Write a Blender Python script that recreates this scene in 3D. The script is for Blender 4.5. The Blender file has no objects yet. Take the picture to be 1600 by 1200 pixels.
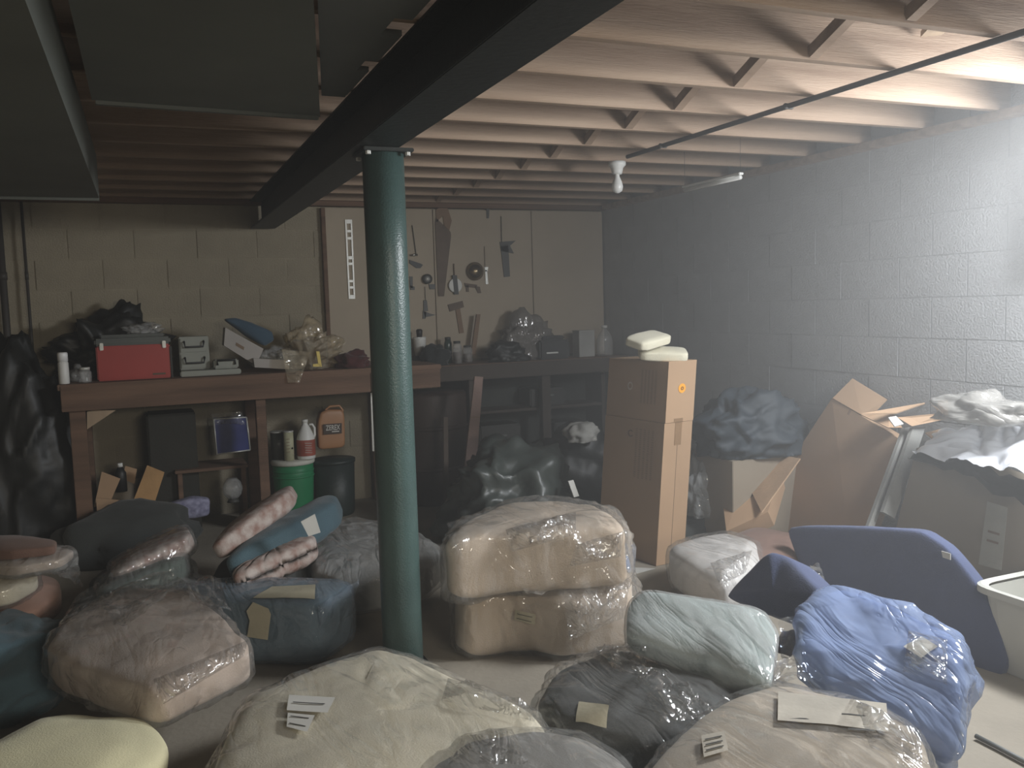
import bpy, bmesh, math, random
import numpy as np
from mathutils import Vector, Matrix, noise
random.seed(7)
C = bpy.context.scene.collection
sc = bpy.context.scene

# ------------------------------------------------------------------ camera
YAW, PITCH, ROLL, FPX, EYE = 0.393838809, -0.090122595, -0.0286550900, 1374.58, 1.45
def basis():
    cy, sy = math.cos(YAW), math.sin(YAW)
    f = Vector((sy*math.cos(PITCH), cy*math.cos(PITCH), math.sin(PITCH)))
    r = Vector((cy, -sy, 0)); u = r.cross(f)
    c, s = math.cos(ROLL), math.sin(ROLL)
    return c*r+s*u, -s*r+c*u, f
RT, UP, FW = basis()
cam_data = bpy.data.cameras.new('camera')
cam = bpy.data.objects.new('camera', cam_data); C.objects.link(cam)
cam.matrix_world = Matrix(((RT.x, UP.x, -FW.x, 0), (RT.y, UP.y, -FW.y, 0), (RT.z, UP.z, -FW.z, EYE), (0, 0, 0, 1)))
cam_data.sensor_width = 36; cam_data.lens = FPX/1600*36; cam_data.clip_start = .05
sc.camera = cam
# ------------------------------------------------------------------ view, world, lights
sc.view_settings.view_transform = 'Standard'; sc.view_settings.look = 'None'
sc.view_settings.gamma = 1; sc.view_settings.use_curve_mapping = False
sc.view_settings.exposure = 0.0
w = bpy.data.worlds.new('world'); sc.world = w; w.use_nodes = True
w.node_tree.nodes['Background'].inputs[0].default_value = (.6, .7, .8, 1)
w.node_tree.nodes['Background'].inputs[1].default_value = .6
def area(name, loc, look, sx, sy, power, col, spread=180):
    l = bpy.data.lights.new(name, 'AREA'); l.shape = 'RECTANGLE'; l.size = sx; l.size_y = sy
    l.energy = power; l.color = col; l.spread = math.radians(spread)
    o = bpy.data.objects.new(name, l); C.objects.link(o); o.location = loc
    o.rotation_euler = (Vector(look)-Vector(loc)).to_track_quat('-Z', 'Y').to_euler()
    return o
# daylight through the basement window high in the right wall, just out of frame
area('window_daylight', (3.43, 2.03, 1.99), (2.81, 2.45, 1.37), .8, .5, 102, (.94, .97, 1.0), 160)
# added warm fill from behind the camera, no window stands there
area('rear_fill', (1.3, -2.3, 1.9), (.3, 2.0, 0), 1.4, .6, 40, (1.0, .92, .78), 120)

# ------------------------------------------------------------------ pixel rays to world points
def ray(x, y): return RT*((x-800)/FPX) - UP*((y-600)/FPX) + FW
def W(x, y, z=0.0):
    d = ray(x, y); return Vector((0, 0, EYE)) + d*((z-EYE)/d.z)
def WY(x, y, Y):
    d = ray(x, y); return Vector((0, 0, EYE)) + d*(Y/d.y)
def WX(x, y, X):
    d = ray(x, y); return Vector((0, 0, EYE)) + d*(X/d.x)

# ------------------------------------------------------------------ materials
MATS = {}
def nodes(name):
    m = bpy.data.materials.new(name); m.use_nodes = True
    nt = m.node_tree; return m, nt, nt.nodes, nt.links
def mat(name, col, rough=.8, var=.12, scale=6, bump=.15, bscale=60, metal=0, spec=.5, stretch=None, col2=None, sheen=0):
    if name in MATS: return MATS[name]
    m, nt, N, L = nodes(name); b = N['Principled BSDF']
    tc = N.new('ShaderNodeTexCoord'); mp = N.new('ShaderNodeMapping'); L.new(tc.outputs['Object'], mp.inputs[0])
    if stretch: mp.inputs['Scale'].default_value = stretch
    n = N.new('ShaderNodeTexNoise'); n.inputs['Scale'].default_value = scale; n.inputs['Detail'].default_value = 5
    L.new(mp.outputs[0], n.inputs[0])
    r = N.new('ShaderNodeValToRGB'); c2 = col2 or tuple(max(0, c*(1-var*2)) for c in col)
    r.color_ramp.elements[0].position = .3; r.color_ramp.elements[1].position = .7
    r.color_ramp.elements[0].color = (*c2, 1); r.color_ramp.elements[1].color = (*[min(1, c*(1+var*.6)) for c in col], 1)
    L.new(n.outputs[0], r.inputs[0]); L.new(r.outputs[0], b.inputs['Base Color'])
    b.inputs['Roughness'].default_value = rough; b.inputs['Metallic'].default_value = metal
    b.inputs['Specular IOR Level'].default_value = spec
    if sheen: b.inputs['Sheen Weight'].default_value = sheen
    if bump:
        n2 = N.new('ShaderNodeTexNoise'); n2.inputs['Scale'].default_value = bscale; n2.inputs['Detail'].default_value = 4
        L.new(mp.outputs[0], n2.inputs[0])
        bp = N.new('ShaderNodeBump'); bp.inputs['Strength'].default_value = bump; bp.inputs['Distance'].default_value = .01
        L.new(n2.outputs[0], bp.inputs['Height']); L.new(bp.outputs[0], b.inputs['Normal'])
    MATS[name] = m; return m
def film(name, tint=(1, 1, 1), cloud=.09, body=(.85, .86, .85), rough=.09, scale=5, bump=.4):
    """thin clear polythene: transparent, with a glossy coat and a cloudy share, crinkled by bump"""
    if name in MATS: return MATS[name]
    m, nt, N, L = nodes(name); N.remove(N['Principled BSDF']); out = N['Material Output']
    tc = N.new('ShaderNodeTexCoord')
    n = N.new('ShaderNodeTexNoise'); n.inputs['Scale'].default_value = scale; n.inputs['Detail'].default_value = 3; n.inputs['Distortion'].default_value = 1.6
    mp = N.new('ShaderNodeMapping'); mp.inputs['Rotation'].default_value = (.4, .5, .7); mp.inputs['Scale'].default_value = (1, .3, .7)
    L.new(tc.outputs['Object'], mp.inputs[0]); L.new(mp.outputs[0], n.inputs[0])
    s = N.new('ShaderNodeMath'); s.operation = 'SUBTRACT'; s.inputs[1].default_value = .5; L.new(n.outputs[0], s.inputs[0])
    a = N.new('ShaderNodeMath'); a.operation = 'ABSOLUTE'; L.new(s.outputs[0], a.inputs[0])
    p = N.new('ShaderNodeMath'); p.operation = 'POWER'; p.inputs[1].default_value = .6; L.new(a.outputs[0], p.inputs[0])
    vo = N.new('ShaderNodeTexVoronoi'); vo.inputs['Scale'].default_value = scale*2.6; vo.inputs['Randomness'].default_value = 1
    nw = N.new('ShaderNodeTexNoise'); nw.inputs['Scale'].default_value = 6; L.new(mp.outputs[0], nw.inputs[0])
    mx = N.new('ShaderNodeMix'); mx.data_type = 'VECTOR'; mx.inputs[0].default_value = .12; L.new(mp.outputs[0], mx.inputs[4]); L.new(nw.outputs['Color'], mx.inputs[5]); L.new(mx.outputs[1], vo.inputs[0])
    nm = N.new('ShaderNodeTexNoise'); nm.inputs['Scale'].default_value = 3.2; L.new(tc.outputs['Object'], nm.inputs[0])
    ms = N.new('ShaderNodeMapRange'); ms.inputs['From Min'].default_value = .44; ms.inputs['From Max'].default_value = .62; L.new(nm.outputs[0], ms.inputs[0])
    mm = N.new('ShaderNodeMath'); mm.operation = 'MULTIPLY'; L.new(vo.outputs['Distance'], mm.inputs[0]); L.new(ms.outputs[0], mm.inputs[1])
    bp0 = N.new('ShaderNodeBump'); bp0.inputs['Strength'].default_value = .9; bp0.inputs['Distance'].default_value = .03; L.new(mm.outputs[0], bp0.inputs['Height'])
    bp = N.new('ShaderNodeBump'); bp.inputs['Strength'].default_value = bump; bp.inputs['Distance'].default_value = .05
    L.new(p.outputs[0], bp.inputs['Height']); L.new(bp0.outputs[0], bp.inputs['Normal'])
    lw = N.new('ShaderNodeFresnel'); lw.inputs[0].default_value = 1.5; L.new(bp.outputs[0], lw.inputs['Normal'])
    tr = N.new('ShaderNodeBsdfTransparent'); tr.inputs[0].default_value = (*tint, 1)
    gl = N.new('ShaderNodeBsdfGlossy'); gl.inputs['Roughness'].default_value = rough; L.new(bp.outputs[0], gl.inputs['Normal'])
    df = N.new('ShaderNodeBsdfDiffuse'); df.inputs[0].default_value = (*body, 1); L.new(bp.outputs[0], df.inputs['Normal'])
    m1 = N.new('ShaderNodeMixShader'); m1.inputs[0].default_value = cloud; L.new(tr.outputs[0], m1.inputs[1]); L.new(df.outputs[0], m1.inputs[2])
    mu = N.new('ShaderNodeMath'); mu.operation = 'MULTIPLY_ADD'; mu.inputs[1].default_value = .8; mu.inputs[2].default_value = .02; mu.use_clamp = True
    L.new(lw.outputs[0], mu.inputs[0])
    mn = N.new('ShaderNodeMath'); mn.operation = 'MINIMUM'; mn.inputs[1].default_value = .42; L.new(mu.outputs[0], mn.inputs[0]); mu = mn
    m2 = N.new('ShaderNodeMixShader'); L.new(mu.outputs[0], m2.inputs[0]); L.new(m1.outputs[0], m2.inputs[1]); L.new(gl.outputs[0], m2.inputs[2])
    L.new(m2.outputs[0], out.inputs[0]); MATS[name] = m; return m

# ------------------------------------------------------------------ object helpers
def wm(o):
    m = o.matrix_basis.copy()
    return wm(o.parent) @ o.matrix_parent_inverse @ m if o.parent else m
def adopt(o, p):
    if p is not None:
        o.parent = p; o.matrix_parent_inverse = wm(p).inverted()
    return o
def tag(o, label=None, cat=None, group=None, kind=None):
    if label: o['label'] = label
    if cat: o['category'] = cat
    if group: o['group'] = group
    if kind: o['kind'] = kind
    return o
def thing(name, loc, label, cat, group=None):
    o = bpy.data.objects.new(name, None); o.empty_display_size = .1; C.objects.link(o); o.location = loc
    return tag(o, label, cat, group)
def mo(name, verts, faces, m, parent=None, smooth=False, origin=None):
    vs = [Vector(v) for v in verts]
    if origin is None:
        origin = sum(vs, Vector())/len(vs); origin.z = min(v.z for v in vs)
    me = bpy.data.meshes.new(name); me.from_pydata([v-origin for v in vs], [], faces); me.update()
    if smooth:
        me.polygons.foreach_set('use_smooth', [True]*len(me.polygons))
    me.materials.append(m)
    o = bpy.data.objects.new(name, me); C.objects.link(o); o.location = origin
    return adopt(o, parent)
def bmo(name, bm, m, parent=None, loc=(0, 0, 0), rot=(0, 0, 0), smooth=False):
    bmesh.ops.recalc_face_normals(bm, faces=bm.faces)
    me = bpy.data.meshes.new(name); bm.to_mesh(me); bm.free()
    if smooth: me.polygons.foreach_set('use_smooth', [True]*len(me.polygons))
    me.materials.append(m)
    o = bpy.data.objects.new(name, me); C.objects.link(o); o.location = loc; o.rotation_euler = rot
    return adopt(o, parent)
def add_box(bm, c, s, M=None, bevel=0):
    vs = bmesh.ops.create_cube(bm, size=1)['verts']
    for v in vs: v.co = Vector((v.co.x*s[0]+c[0], v.co.y*s[1]+c[1], v.co.z*s[2]+c[2]))
    if bevel:
        es = list({e for v in vs for e in v.link_edges})
        r = bmesh.ops.bevel(bm, geom=es, offset=bevel, segments=2, affect='EDGES'); vs = list({v for f in r['faces'] for v in f.verts} | {v for v in vs if v.is_valid})
    if M is not None:
        for v in vs: v.co = M @ v.co
    return vs
def box(name, c, s, m, parent=None, rot=(0, 0, 0), bevel=.003, smooth=False):
    """box standing on point c (its base centre)"""
    bm = bmesh.new(); add_box(bm, (0, 0, s[2]/2), s, bevel=bevel)
    return bmo(name, bm, m, parent, c, rot, smooth)
def add_tube(bm, pts, r, seg=10, caps=True):
    pts = [Vector(p) for p in pts]; rs = r if isinstance(r, (list, tuple)) else [r]*len(pts)
    rings = []; up = None
    for i, p in enumerate(pts):
        t = (pts[min(i+1, len(pts)-1)]-pts[max(i-1, 0)]).normalized()
        if up is None: up = t.orthogonal().normalized()
        up = (up - t*up.dot(t)).normalized(); sd = t.cross(up)
        rings.append([bm.verts.new(p+(up*math.cos(2*math.pi*k/seg)+sd*math.sin(2*math.pi*k/seg))*rs[i]) for k in range(seg)])
    for a, b in zip(rings, rings[1:]):
        for k in range(seg): bm.faces.new((a[k], a[(k+1) % seg], b[(k+1) % seg], b[k]))
    if caps:
        bm.faces.new(rings[0][::-1]); bm.faces.new(rings[-1])
def tube(name, pts, r, m, parent=None, seg=10, smooth=True):
    o0 = Vector(pts[0]); bm = bmesh.new(); add_tube(bm, [Vector(p)-o0 for p in pts], r, seg)
    return bmo(name, bm, m, parent, o0, smooth=smooth)
def lathe(name, prof, loc, m, parent=None, seg=24, smooth=True, rot=(0, 0, 0), sy=1):
    bm = bmesh.new(); rings = []
    for r, z in prof:
        rings.append([bm.verts.new((max(r, 1e-4)*math.cos(2*math.pi*k/seg), sy*max(r, 1e-4)*math.sin(2*math.pi*k/seg), z)) for k in range(seg)])
    for a, b in zip(rings, rings[1:]):
        for k in range(seg): bm.faces.new((a[k], a[(k+1) % seg], b[(k+1) % seg], b[k]))
    bm.faces.new(rings[0][::-1]); bm.faces.new(rings[-1])
    o = bmo(name, bm, m, parent, loc, rot, smooth)
    return o
def newell(P):
    n = Vector()
    for a, b in zip(P, P[1:]+P[:1]): n += Vector(((a.y-b.y)*(a.z+b.z), (a.z-b.z)*(a.x+b.x), (a.x-b.x)*(a.y+b.y)))
    return n.normalized()
def facing(P):
    n = newell(P); c = sum(P, Vector())/len(P)
    return n if n.dot(Vector((0, 0, EYE))-c) > 0 else -n
def prism(name, P, t, m, parent=None, away=True):
    """slab: the seen face is polygon P, its thickness t lies behind it"""
    P = [Vector(p) for p in P]; n = facing(P); n0 = newell(P); k = len(P)
    Q = [p-n*t*(1 if away else -1) for p in P]
    F = [list(range(k)), list(range(2*k-1, k-1, -1))]+[[i, (i+1) % k+0, (i+1) % k+k, i+k][::-1] for i in range(k)]
    o = mo(name, P+Q, F, m, parent)
    bm = bmesh.new(); bm.from_mesh(o.data); bmesh.ops.recalc_face_normals(bm, faces=bm.faces); bm.to_mesh(o.data); bm.free()
    return o
def resample(P, M, cut=.13, it=3):
    P = [Vector(p) for p in P]
    for _ in range(it):
        Q = []
        for a, b in zip(P, P[1:]+P[:1]): Q += [a.lerp(b, cut), a.lerp(b, 1-cut)]
        P = Q
    L = [0]
    for a, b in zip(P, P[1:]+P[:1]): L.append(L[-1]+(b-a).length)
    out = []; j = 0; P2 = P+[P[0]]
    for i in range(M):
        d = L[-1]*i/M
        while L[j+1] < d: j += 1
        out.append(P2[j].lerp(P2[j+1], (d-L[j])/max(1e-9, L[j+1]-L[j])))
    return out
def rid(p, k=0):
    """long creases: noise stretched along a slanting direction"""
    d = (Vector((.80, .56, .2)), Vector((.5, -.82, .27)))[k]
    q = p-d*(p.dot(d)*.72)
    return (1-min(1, abs(noise.noise(q))*2.4))**2
def soft(name, P, t, m, parent=None, n=6, puff=.015, amp=.006, freq=5, ridge=0, rfreq=7, M=96, K=24, grow=0, seed=0, seams=0, tuft=None, flat=False):
    """upholstered pad: seen face P, thickness t behind it, rounded rim, domed by puff, wrinkled by noise and ridges"""
    P = [Vector(p) for p in P]; nn = facing(P)
    R = resample(P, M); c = sum(R, Vector())/M
    mid = c-nn*t/2; T = t+2*grow
    V = []; sd = Vector((seed*3.7, seed*1.3, 5.1*seed))
    # long axis for seams
    ax = max(((a-c) for a in R), key=lambda v: v.length).normalized()
    ring = []
    for k in range(K+1):
        th = math.pi/2-math.pi*k/K
        r = max(0, math.cos(th))**(2/n); s = math.sin(th); h = math.copysign(abs(s)**(2/n), s)
        ring.append((r, h))
    # extra inner rings so that the domed caps carry wrinkles
    inner = [(q, 1.0) for q in (.0, .12, .26, .4, .54, .68)]
    rr = inner+[x for x in ring if x[0] > .72]+[(q, -1.0) for q in (.6, .3, 0.)]
    for r, h in rr:
        for q in R:
            d = q-c; dl = d-nn*d.dot(nn); z = d.dot(nn)*r
            p = mid+dl*r+(dl.normalized()*grow*r if grow else Vector())+nn*(h*T/2+z+puff*math.copysign(1-r*r, h))
            dirv = (dl.normalized()*r**3+nn*h*(1-r**6)).normalized() if r > 0 else nn*h
            a = amp*noise.noise(p*freq+sd)+amp*.5*noise.noise(p*freq*2.7+sd)
            if ridge: a += (ridge*rid(p*rfreq+sd)+ridge*.7*rid(p*rfreq*1.7-sd, 1)+ridge*.5*rid(p*rfreq*3.1+sd, 1))*(.2+.6*r**4)
            if seams: a -= .008*(1-min(1, abs(((d.dot(ax)*seams) % 1)-.5)*7))
            if tuft:
                for tp, tr, td in tuft:
                    dd = (p-tp).length
                    if dd < tr*3: a -= td*math.exp(-(dd/tr)**2)
            V.append(p+dirv*a)
    F = []; K2 = len(rr)
    for k in range(K2-1):
        for i in range(M):
            j = (i+1) % M; F.append((k*M+i, (k+1)*M+i, (k+1)*M+j, k*M+j))
    o = mo(name, V, F, m, parent, smooth=True)
    bm = bmesh.new(); bm.from_mesh(o.data); bmesh.ops.remove_doubles(bm, verts=bm.verts, dist=1e-4); bmesh.ops.recalc_face_normals(bm, faces=bm.faces); bm.to_mesh(o.data); bm.free()
    return o
def wrapped(name, P, t, m, fm, label, group=None, ridge=.012, seed=1, grow=.009, cat='cushion', rfreq=6, **kw):
    o = soft(name, P, t, m, seed=seed, **kw); tag(o, label, cat, group)
    kw2 = dict(kw); kw2.update(ridge=ridge, rfreq=rfreq, M=190, K=34, grow=grow, seed=seed, seams=0, tuft=None)
    soft('plastic_wrap', P, t, fm, o, **kw2)
    return o
def sheet(name, A, B, Cc, D, m, parent=None, nu=26, nv=20, amp=.02, ridge=.02, freq=6, seed=0, edge=.0, origin=None):
    """crumpled film: bilinear patch A-B-C-D"""
    V = []; A, B, Cc, D = map(Vector, (A, B, Cc, D)); nrm = (B-A).cross(D-A).normalized(); sd = Vector((seed*2.1, seed, seed*4.3))
    for i in range(nu+1):
        for j in range(nv+1):
            u, v = i/nu, j/nv
            p = (A.lerp(B, u)).lerp(D.lerp(Cc, u), v)
            q = p+nrm*(amp*noise.noise(p*freq+sd)*2+ridge*rid(p*freq*1.3+sd)+ridge*.6*rid(p*freq*2.4+sd, 1))
            if edge: q += (p-(A+B+Cc+D)/4)*edge*noise.noise(p*freq*2-sd)
            V.append(q)
    F = [(i*(nv+1)+j, (i+1)*(nv+1)+j, (i+1)*(nv+1)+j+1, i*(nv+1)+j+1) for i in range(nu) for j in range(nv)]
    return mo(name, V, F, m, parent, smooth=True, origin=origin)
def blob(name, c, r, m, parent=None, amp=.15, freq=6, ridge=.1, sub=4, seed=0, flat=True, rot=0):
    """slumped bag or cloth: displaced ellipsoid that sits flat on its base; c is the base centre, r the half sizes"""
    bm = bmesh.new(); bmesh.ops.create_icosphere(bm, subdivisions=sub, radius=1); sd = Vector((seed*1.7, seed*2.9, seed))
    for v in bm.verts:
        p = v.co.copy(); k = 1+amp*noise.noise(p*freq*.3+sd)*2+amp*.5*noise.noise(p*freq*.8+sd)+ridge*(rid(p*freq*.5+sd)-.4)
        z = p.z*k
        if flat and z < -.55: z = -.55-(z+.55)*.05
        v.co = Vector((p.x*k*r[0], p.y*k*r[1], (z+.55)*r[2]/1.55*(1 if flat else 1)))
    return bmo(name, bm, m, parent, c, (0, 0, rot), smooth=True)
def decal(name, P, m, parent, lift=.002):
    P = [Vector(p) for p in P]; n = facing(P)
    return prism(name, [p+n*lift for p in P], .0015, m, parent)
def inset(Q, u0, v0, u1, v1, lift=0):
    """sub-rectangle of quad Q (TL, TR, BR, BL) in u, v"""
    Q = [Vector(q) for q in Q]
    f = lambda u, v: (Q[0].lerp(Q[1], u)).lerp(Q[3].lerp(Q[2], u), v)
    return [f(u0, v0), f(u1, v0), f(u1, v1), f(u0, v1)]
# ------------------------------------------------------------------ palette
M_block = mat('painted_block', (.35, .305, .225), .9, .10, 3, .5, 90)
M_blockR = mat('grey_block', (.42, .43, .44), .9, .08, 3, .5, 90)
M_mortar = mat('mortar', (.30, .27, .22), .95, .1, 8, .4, 70)
M_floor = mat('concrete_floor', (.36, .32, .26), .75, .14, 2.2, .25, 40)
M_joist = mat('joist_pine', (.37, .27, .195), .75, .22, 2.0, .3, 30, stretch=(.6, 8, 8), col2=(.25, .165, .11))
M_sub = mat('subfloor_board', (.30, .25, .21), .85, .2, 2, .3, 30, stretch=(8, .6, 8))
M_steel = mat('dark_green_steel', (.012, .018, .018), .55, .1, 5, .15, 40)
M_pole = mat('green_enamel', (.065, .115, .108), .36, .12, 4, .18, 130, col2=(.05, .085, .08))
M_duct = mat('dull_galvanised', (.13, .14, .125), .6, .1, 2, .1, 14, metal=.2)
M_duct2 = mat('panning_sheet', (.17, .18, .175), .6, .1, 2, .1, 14, metal=.2)
M_pipe = mat('dark_iron', (.05, .045, .04), .6, .1, 5, .1, 40)
M_board = mat('tan_hardboard', (.46, .39, .30), .8, .06, 2, .08, 30)
M_card = mat('kraft_cardboard', (.47, .31, .19), .85, .06, 2, .06, 25)
M_card2 = mat('dull_cardboard', (.30, .25, .19), .85, .08, 2, .06, 25)
M_ink = mat('faint_print', (.22, .15, .10), .9, 0, 3, 0)
M_white = mat('white_plastic', (.75, .75, .72), .45, .04, 4, .03, 20)
M_paper = mat('paper_label', (.60, .59, .55), .8, .04, 4, .05, 20)
M_black = mat('black_plastic', (.012, .012, .012), .5, .1, 4, .1, 20)
M_blackbag = mat('black_bin_bag', (.012, .013, .012), .5, .1, 4, .3, 9)
M_bench = mat('bench_timber', (.17, .10, .065), .8, .2, 2, .2, 30, stretch=(.6, 8, 8))
M_wood = mat('raw_pine', (.42, .31, .21), .8, .15, 3, .15, 30, stretch=(4, 4, .6))
M_glass = mat('pane_glass', (.6, .7, .75), .1, 0, 3, 0)
def fabric(name, col, var=.08, scale=5, **k): return mat(name, col, .92, var, scale, .25, 180, sheen=.15, **k)
F_clear = film('clear_polythene')
F_haze = film('cloudy_polythene', cloud=.22, scale=6)
F_blue = film('blue_polythene', tint=(.80, .87, 1), cloud=.45, body=(.40, .50, .74), scale=5)

# ------------------------------------------------------------------ room shell
XL, XR, YB, YF, ZC = -2.5, 3.6, 6.6, -2.6, 2.44
def st(o): o['kind'] = 'structure'; return o
fl = st(box('floor', ((XL+XR)/2, (YB+YF)/2, -.1), (XR-XL+.4, YB-YF+.4, .1), M_floor, bevel=0))
wb = st(box('wall_back', ((XL+XR)/2, YB+.098, 0), (XR-XL+.4, .2, ZC+.1), M_block, bevel=0))
wr = st(box('wall_right', (XR+.096, (YB+YF)/2, 0), (.2, YB-YF, ZC+.1), M_blockR, bevel=0))
wl = st(box('wall_left', (XL-.1, (YB+YF)/2, 0), (.2, YB-YF, ZC+.1), M_block, bevel=0))
wf = st(box('wall_front', ((XL+XR)/2, YF-.1, 0), (XR-XL+.4, .2, ZC+.1), M_block, bevel=0))
ce = st(box('ceiling', ((XL+XR)/2, (YB+YF)/2, ZC+.02), (XR-XL+.4, YB-YF+.4, .03), M_sub, bevel=0))
# every block its own piece
def block_mesh(name, m, w=.4, h=.197, bv=.004):
    bm = bmesh.new(); add_box(bm, (0, 0, h/2), (w, .022, h), bevel=bv)
    me = bpy.data.meshes.new(name); bm.to_mesh(me); bm.free(); me.materials.append(m); return me
bmA = block_mesh('concrete_block', M_block); bmB = block_mesh('concrete_block', M_blockR, .4035, .2008, .002)
def lay(parent, me, fixed, axis, a0, a1, z0=0.005, courses=12):
    for k in range(courses):
        z = z0+k*.2032; x = a0-(.2032 if k % 2 else 0)
        while x < a1:
            o = bpy.data.objects.new('concrete_block', me); C.objects.link(o)
            j = random.uniform(-.003, .003) if axis == 'x' else random.uniform(-.0012, .0012)
            if axis == 'x': o.location = (x+.2, fixed+j, z)
            else: o.location = (fixed+j, x+.2, z); o.rotation_euler = (0, 0, math.pi/2)
            adopt(o, parent); x += .4064
lay(wb, bmA, YB+.004, 'x', -1.45, XR-.05)
lay(wr, bmB, XR+.003, 'y', 1.6, YB-.05)
# joists, spaced sixteen inches, running across the room
jm = bmesh.new(); add_box(jm, (0, 0, .1), (XR-XL, .038, .2), bevel=.002)
jme = bpy.data.meshes.new('joist'); jm.to_mesh(jme); jm.free(); jme.materials.append(M_joist)
JY = [2.02+.4064*k for k in range(-9, 12)]
for y in JY:
    o = bpy.data.objects.new('joist', jme); C.objects.link(o); o.location = ((XL+XR)/2, y, 2.24); adopt(o, ce)
# board subfloor
sm_ = bmesh.new(); add_box(sm_, (0, 0, .009), (.136, YB-YF, .018), bevel=.002)
sme = bpy.data.meshes.new('subfloor_board'); sm_.to_mesh(sme); sm_.free(); sme.materials.append(M_sub)
x = XL+.07
while x < XR:
    o = bpy.data.objects.new('subfloor_board', sme); C.objects.link(o); o.location = (x, (YB+YF)/2, 2.44+random.uniform(0, .003)); adopt(o, ce); x += .14
# cross bridging between the joists
for a, b in zip(JY, JY[1:]):
    if a < 1.1: continue
    for s, dx in ((1, 0), (-1, .045)):
        p, q = Vector((2.08+dx, a+.02, 2.26 if s > 0 else 2.42)), Vector((2.08+dx, b-.02, 2.42 if s > 0 else 2.26))
        bm = bmesh.new(); l = (q-p).length; ang = math.atan2(q.z-p.z, q.y-p.y)
        add_box(bm, (0, 0, 0), (.038, l, .038), Matrix.Rotation(ang, 4, 'X'))
        o = bmo('bridging', bm, M_joist, ce, (p+q)/2)
# loose boards nailed between the joists at upper right
for pts in ([W(1455, 52, 2.36), W(1525, -20, 2.36)],):
    a, b = pts; d = b-a; bm = bmesh.new(); add_box(bm, (0, 0, 0), (d.length, .07, .02))
    bmo('cleat', bm, M_wood, ce, (a+b)/2, (0, 0, math.atan2(d.y, d.x)))
# sill trim where the wall meets the joists
st(box('trim_1', ((XL+XR)/2, YB-.03, 2.205), (XR-XL, .12, .035), M_bench, bevel=.003))
st(box('trim_2', (XR-.03, (YB+YF)/2, 2.205), (.10, YB-YF-.3, .035), M_joist, bevel=.003))
# window that lets the daylight in, out of frame to the right
w1 = bpy.data.objects.new('window_1', None); C.objects.link(w1); w1.location = (3.59, 2.12, 1.6); w1['kind'] = 'structure'
for c, s in (((3.57, 2.12, 1.55), (.05, 1.12, .05)), ((3.57, 2.12, 2.12), (.05, 1.12, .05)), ((3.57, 1.585, 1.6), (.05, .05, .52)), ((3.57, 2.655, 1.6), (.05, .05, .52)), ((3.57, 2.12, 1.6), (.04, .025, .52))):
    box('window_frame', c, s, M_white, w1)
box('pane', (3.588, 2.12, 1.6), (.006, 1.0, .52), M_glass, w1, bevel=0)

# ------------------------------------------------------------------ beam and column
bx0 = .83
be = thing('steel_beam', (bx0, 2, 2.04), 'long dark green steel I-beam running over the column to the back wall', 'beam')
box('bottom_flange', (bx0, 2.05, 2.04), (.17, 9.0, .013), M_steel, be)
box('web', (bx0, 2.05, 2.053), (.012, 9.0, .17), M_steel, be, bevel=0)
box('top_flange', (bx0, 2.05, 2.223), (.17, 9.0, .013), M_steel, be)
pc = W(598, 240, 2.03); R0 = .0785
co = thing('support_column', (pc.x, pc.y, 0), 'thick dark green painted steel post standing in the middle of the basement', 'column')
lathe('pole', [(R0, 0.012), (R0, .3), (R0, 1.0), (R0, 1.6), (R0, 2.025)], (pc.x, pc.y, 0), M_pole, co, seg=48)
box('base_plate', (pc.x, pc.y, 0), (.24, .24, .012), M_steel, co)
box('cap_plate', (pc.x, pc.y, 2.025), (.19, .19, .014), M_steel, co)
for sx in (-1, 1):
    for sy in (-1, 1): lathe('bolt', [(.010, -.012), (.010, 0)], (pc.x+sx*.075, pc.y+sy*.078, 2.025), M_white, co, seg=6, smooth=False)

# ------------------------------------------------------------------ ducts under the joists
def duct(name, poly, z0, z1, m, label, lip=True):
    P = [Vector((x, y, z0)) for x, y in poly]; k = len(P)
    t = thing(name, P[0], label, 'duct')
    Q = [Vector((p.x, p.y, z1)) for p in P]
    mo('duct_body', P+Q, [list(range(k))[::-1], list(range(k, 2*k))]+[[i, (i+1) % k, (i+1) % k+k, i+k] for i in range(k)], m, t)
    if lip:
        bm = bmesh.new()
        a, b = lip
        d = Vector(b)-Vector(a); add_box(bm, (0, 0, 0), (d.length, .02, .012))
        bmo('seam_lip', bm, m, t, ((a[0]+b[0])/2, (a[1]+b[1])/2, z0-.006), (0, 0, math.atan2(d.y, d.x)))
    return t
duct('trunk_duct', [(-.62, -.5), (-.155, -.5), (-.155, 4.62), (-.62, 4.62)], 2.0, 2.2, M_duct, 'long flat dark grey duct at upper left, hanging lowest', ((-.62, 4.6), (-.155, 4.6)))
duct('return_duct', [(-.11, .6), (.16, .6), (.40, 2.07), (.64, 3.29), (-.11, 3.22)], 2.15, 2.235, M_duct, 'broad dark sheet metal duct between the lowest duct and the beam', ((-.1, 3.23), (.63, 3.28)))
pz = [(.17, .6), (.70, .6), (.70, 1.95), (.66, 1.95), (.66, 2.10), (.72, 2.10), (.72, 2.36), (.67, 2.36), (.67, 2.5), (.73, 2.5), (.73, 2.78), (.69, 2.78), (.69, 2.9), (.73, 2.9), (.73, 3.27), (.645, 3.27), (.41, 2.07)]
duct('joist_panning', pz, 2.222, 2.238, M_duct2, 'paler grey panning sheet with notched edge along the beam', None)

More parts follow.
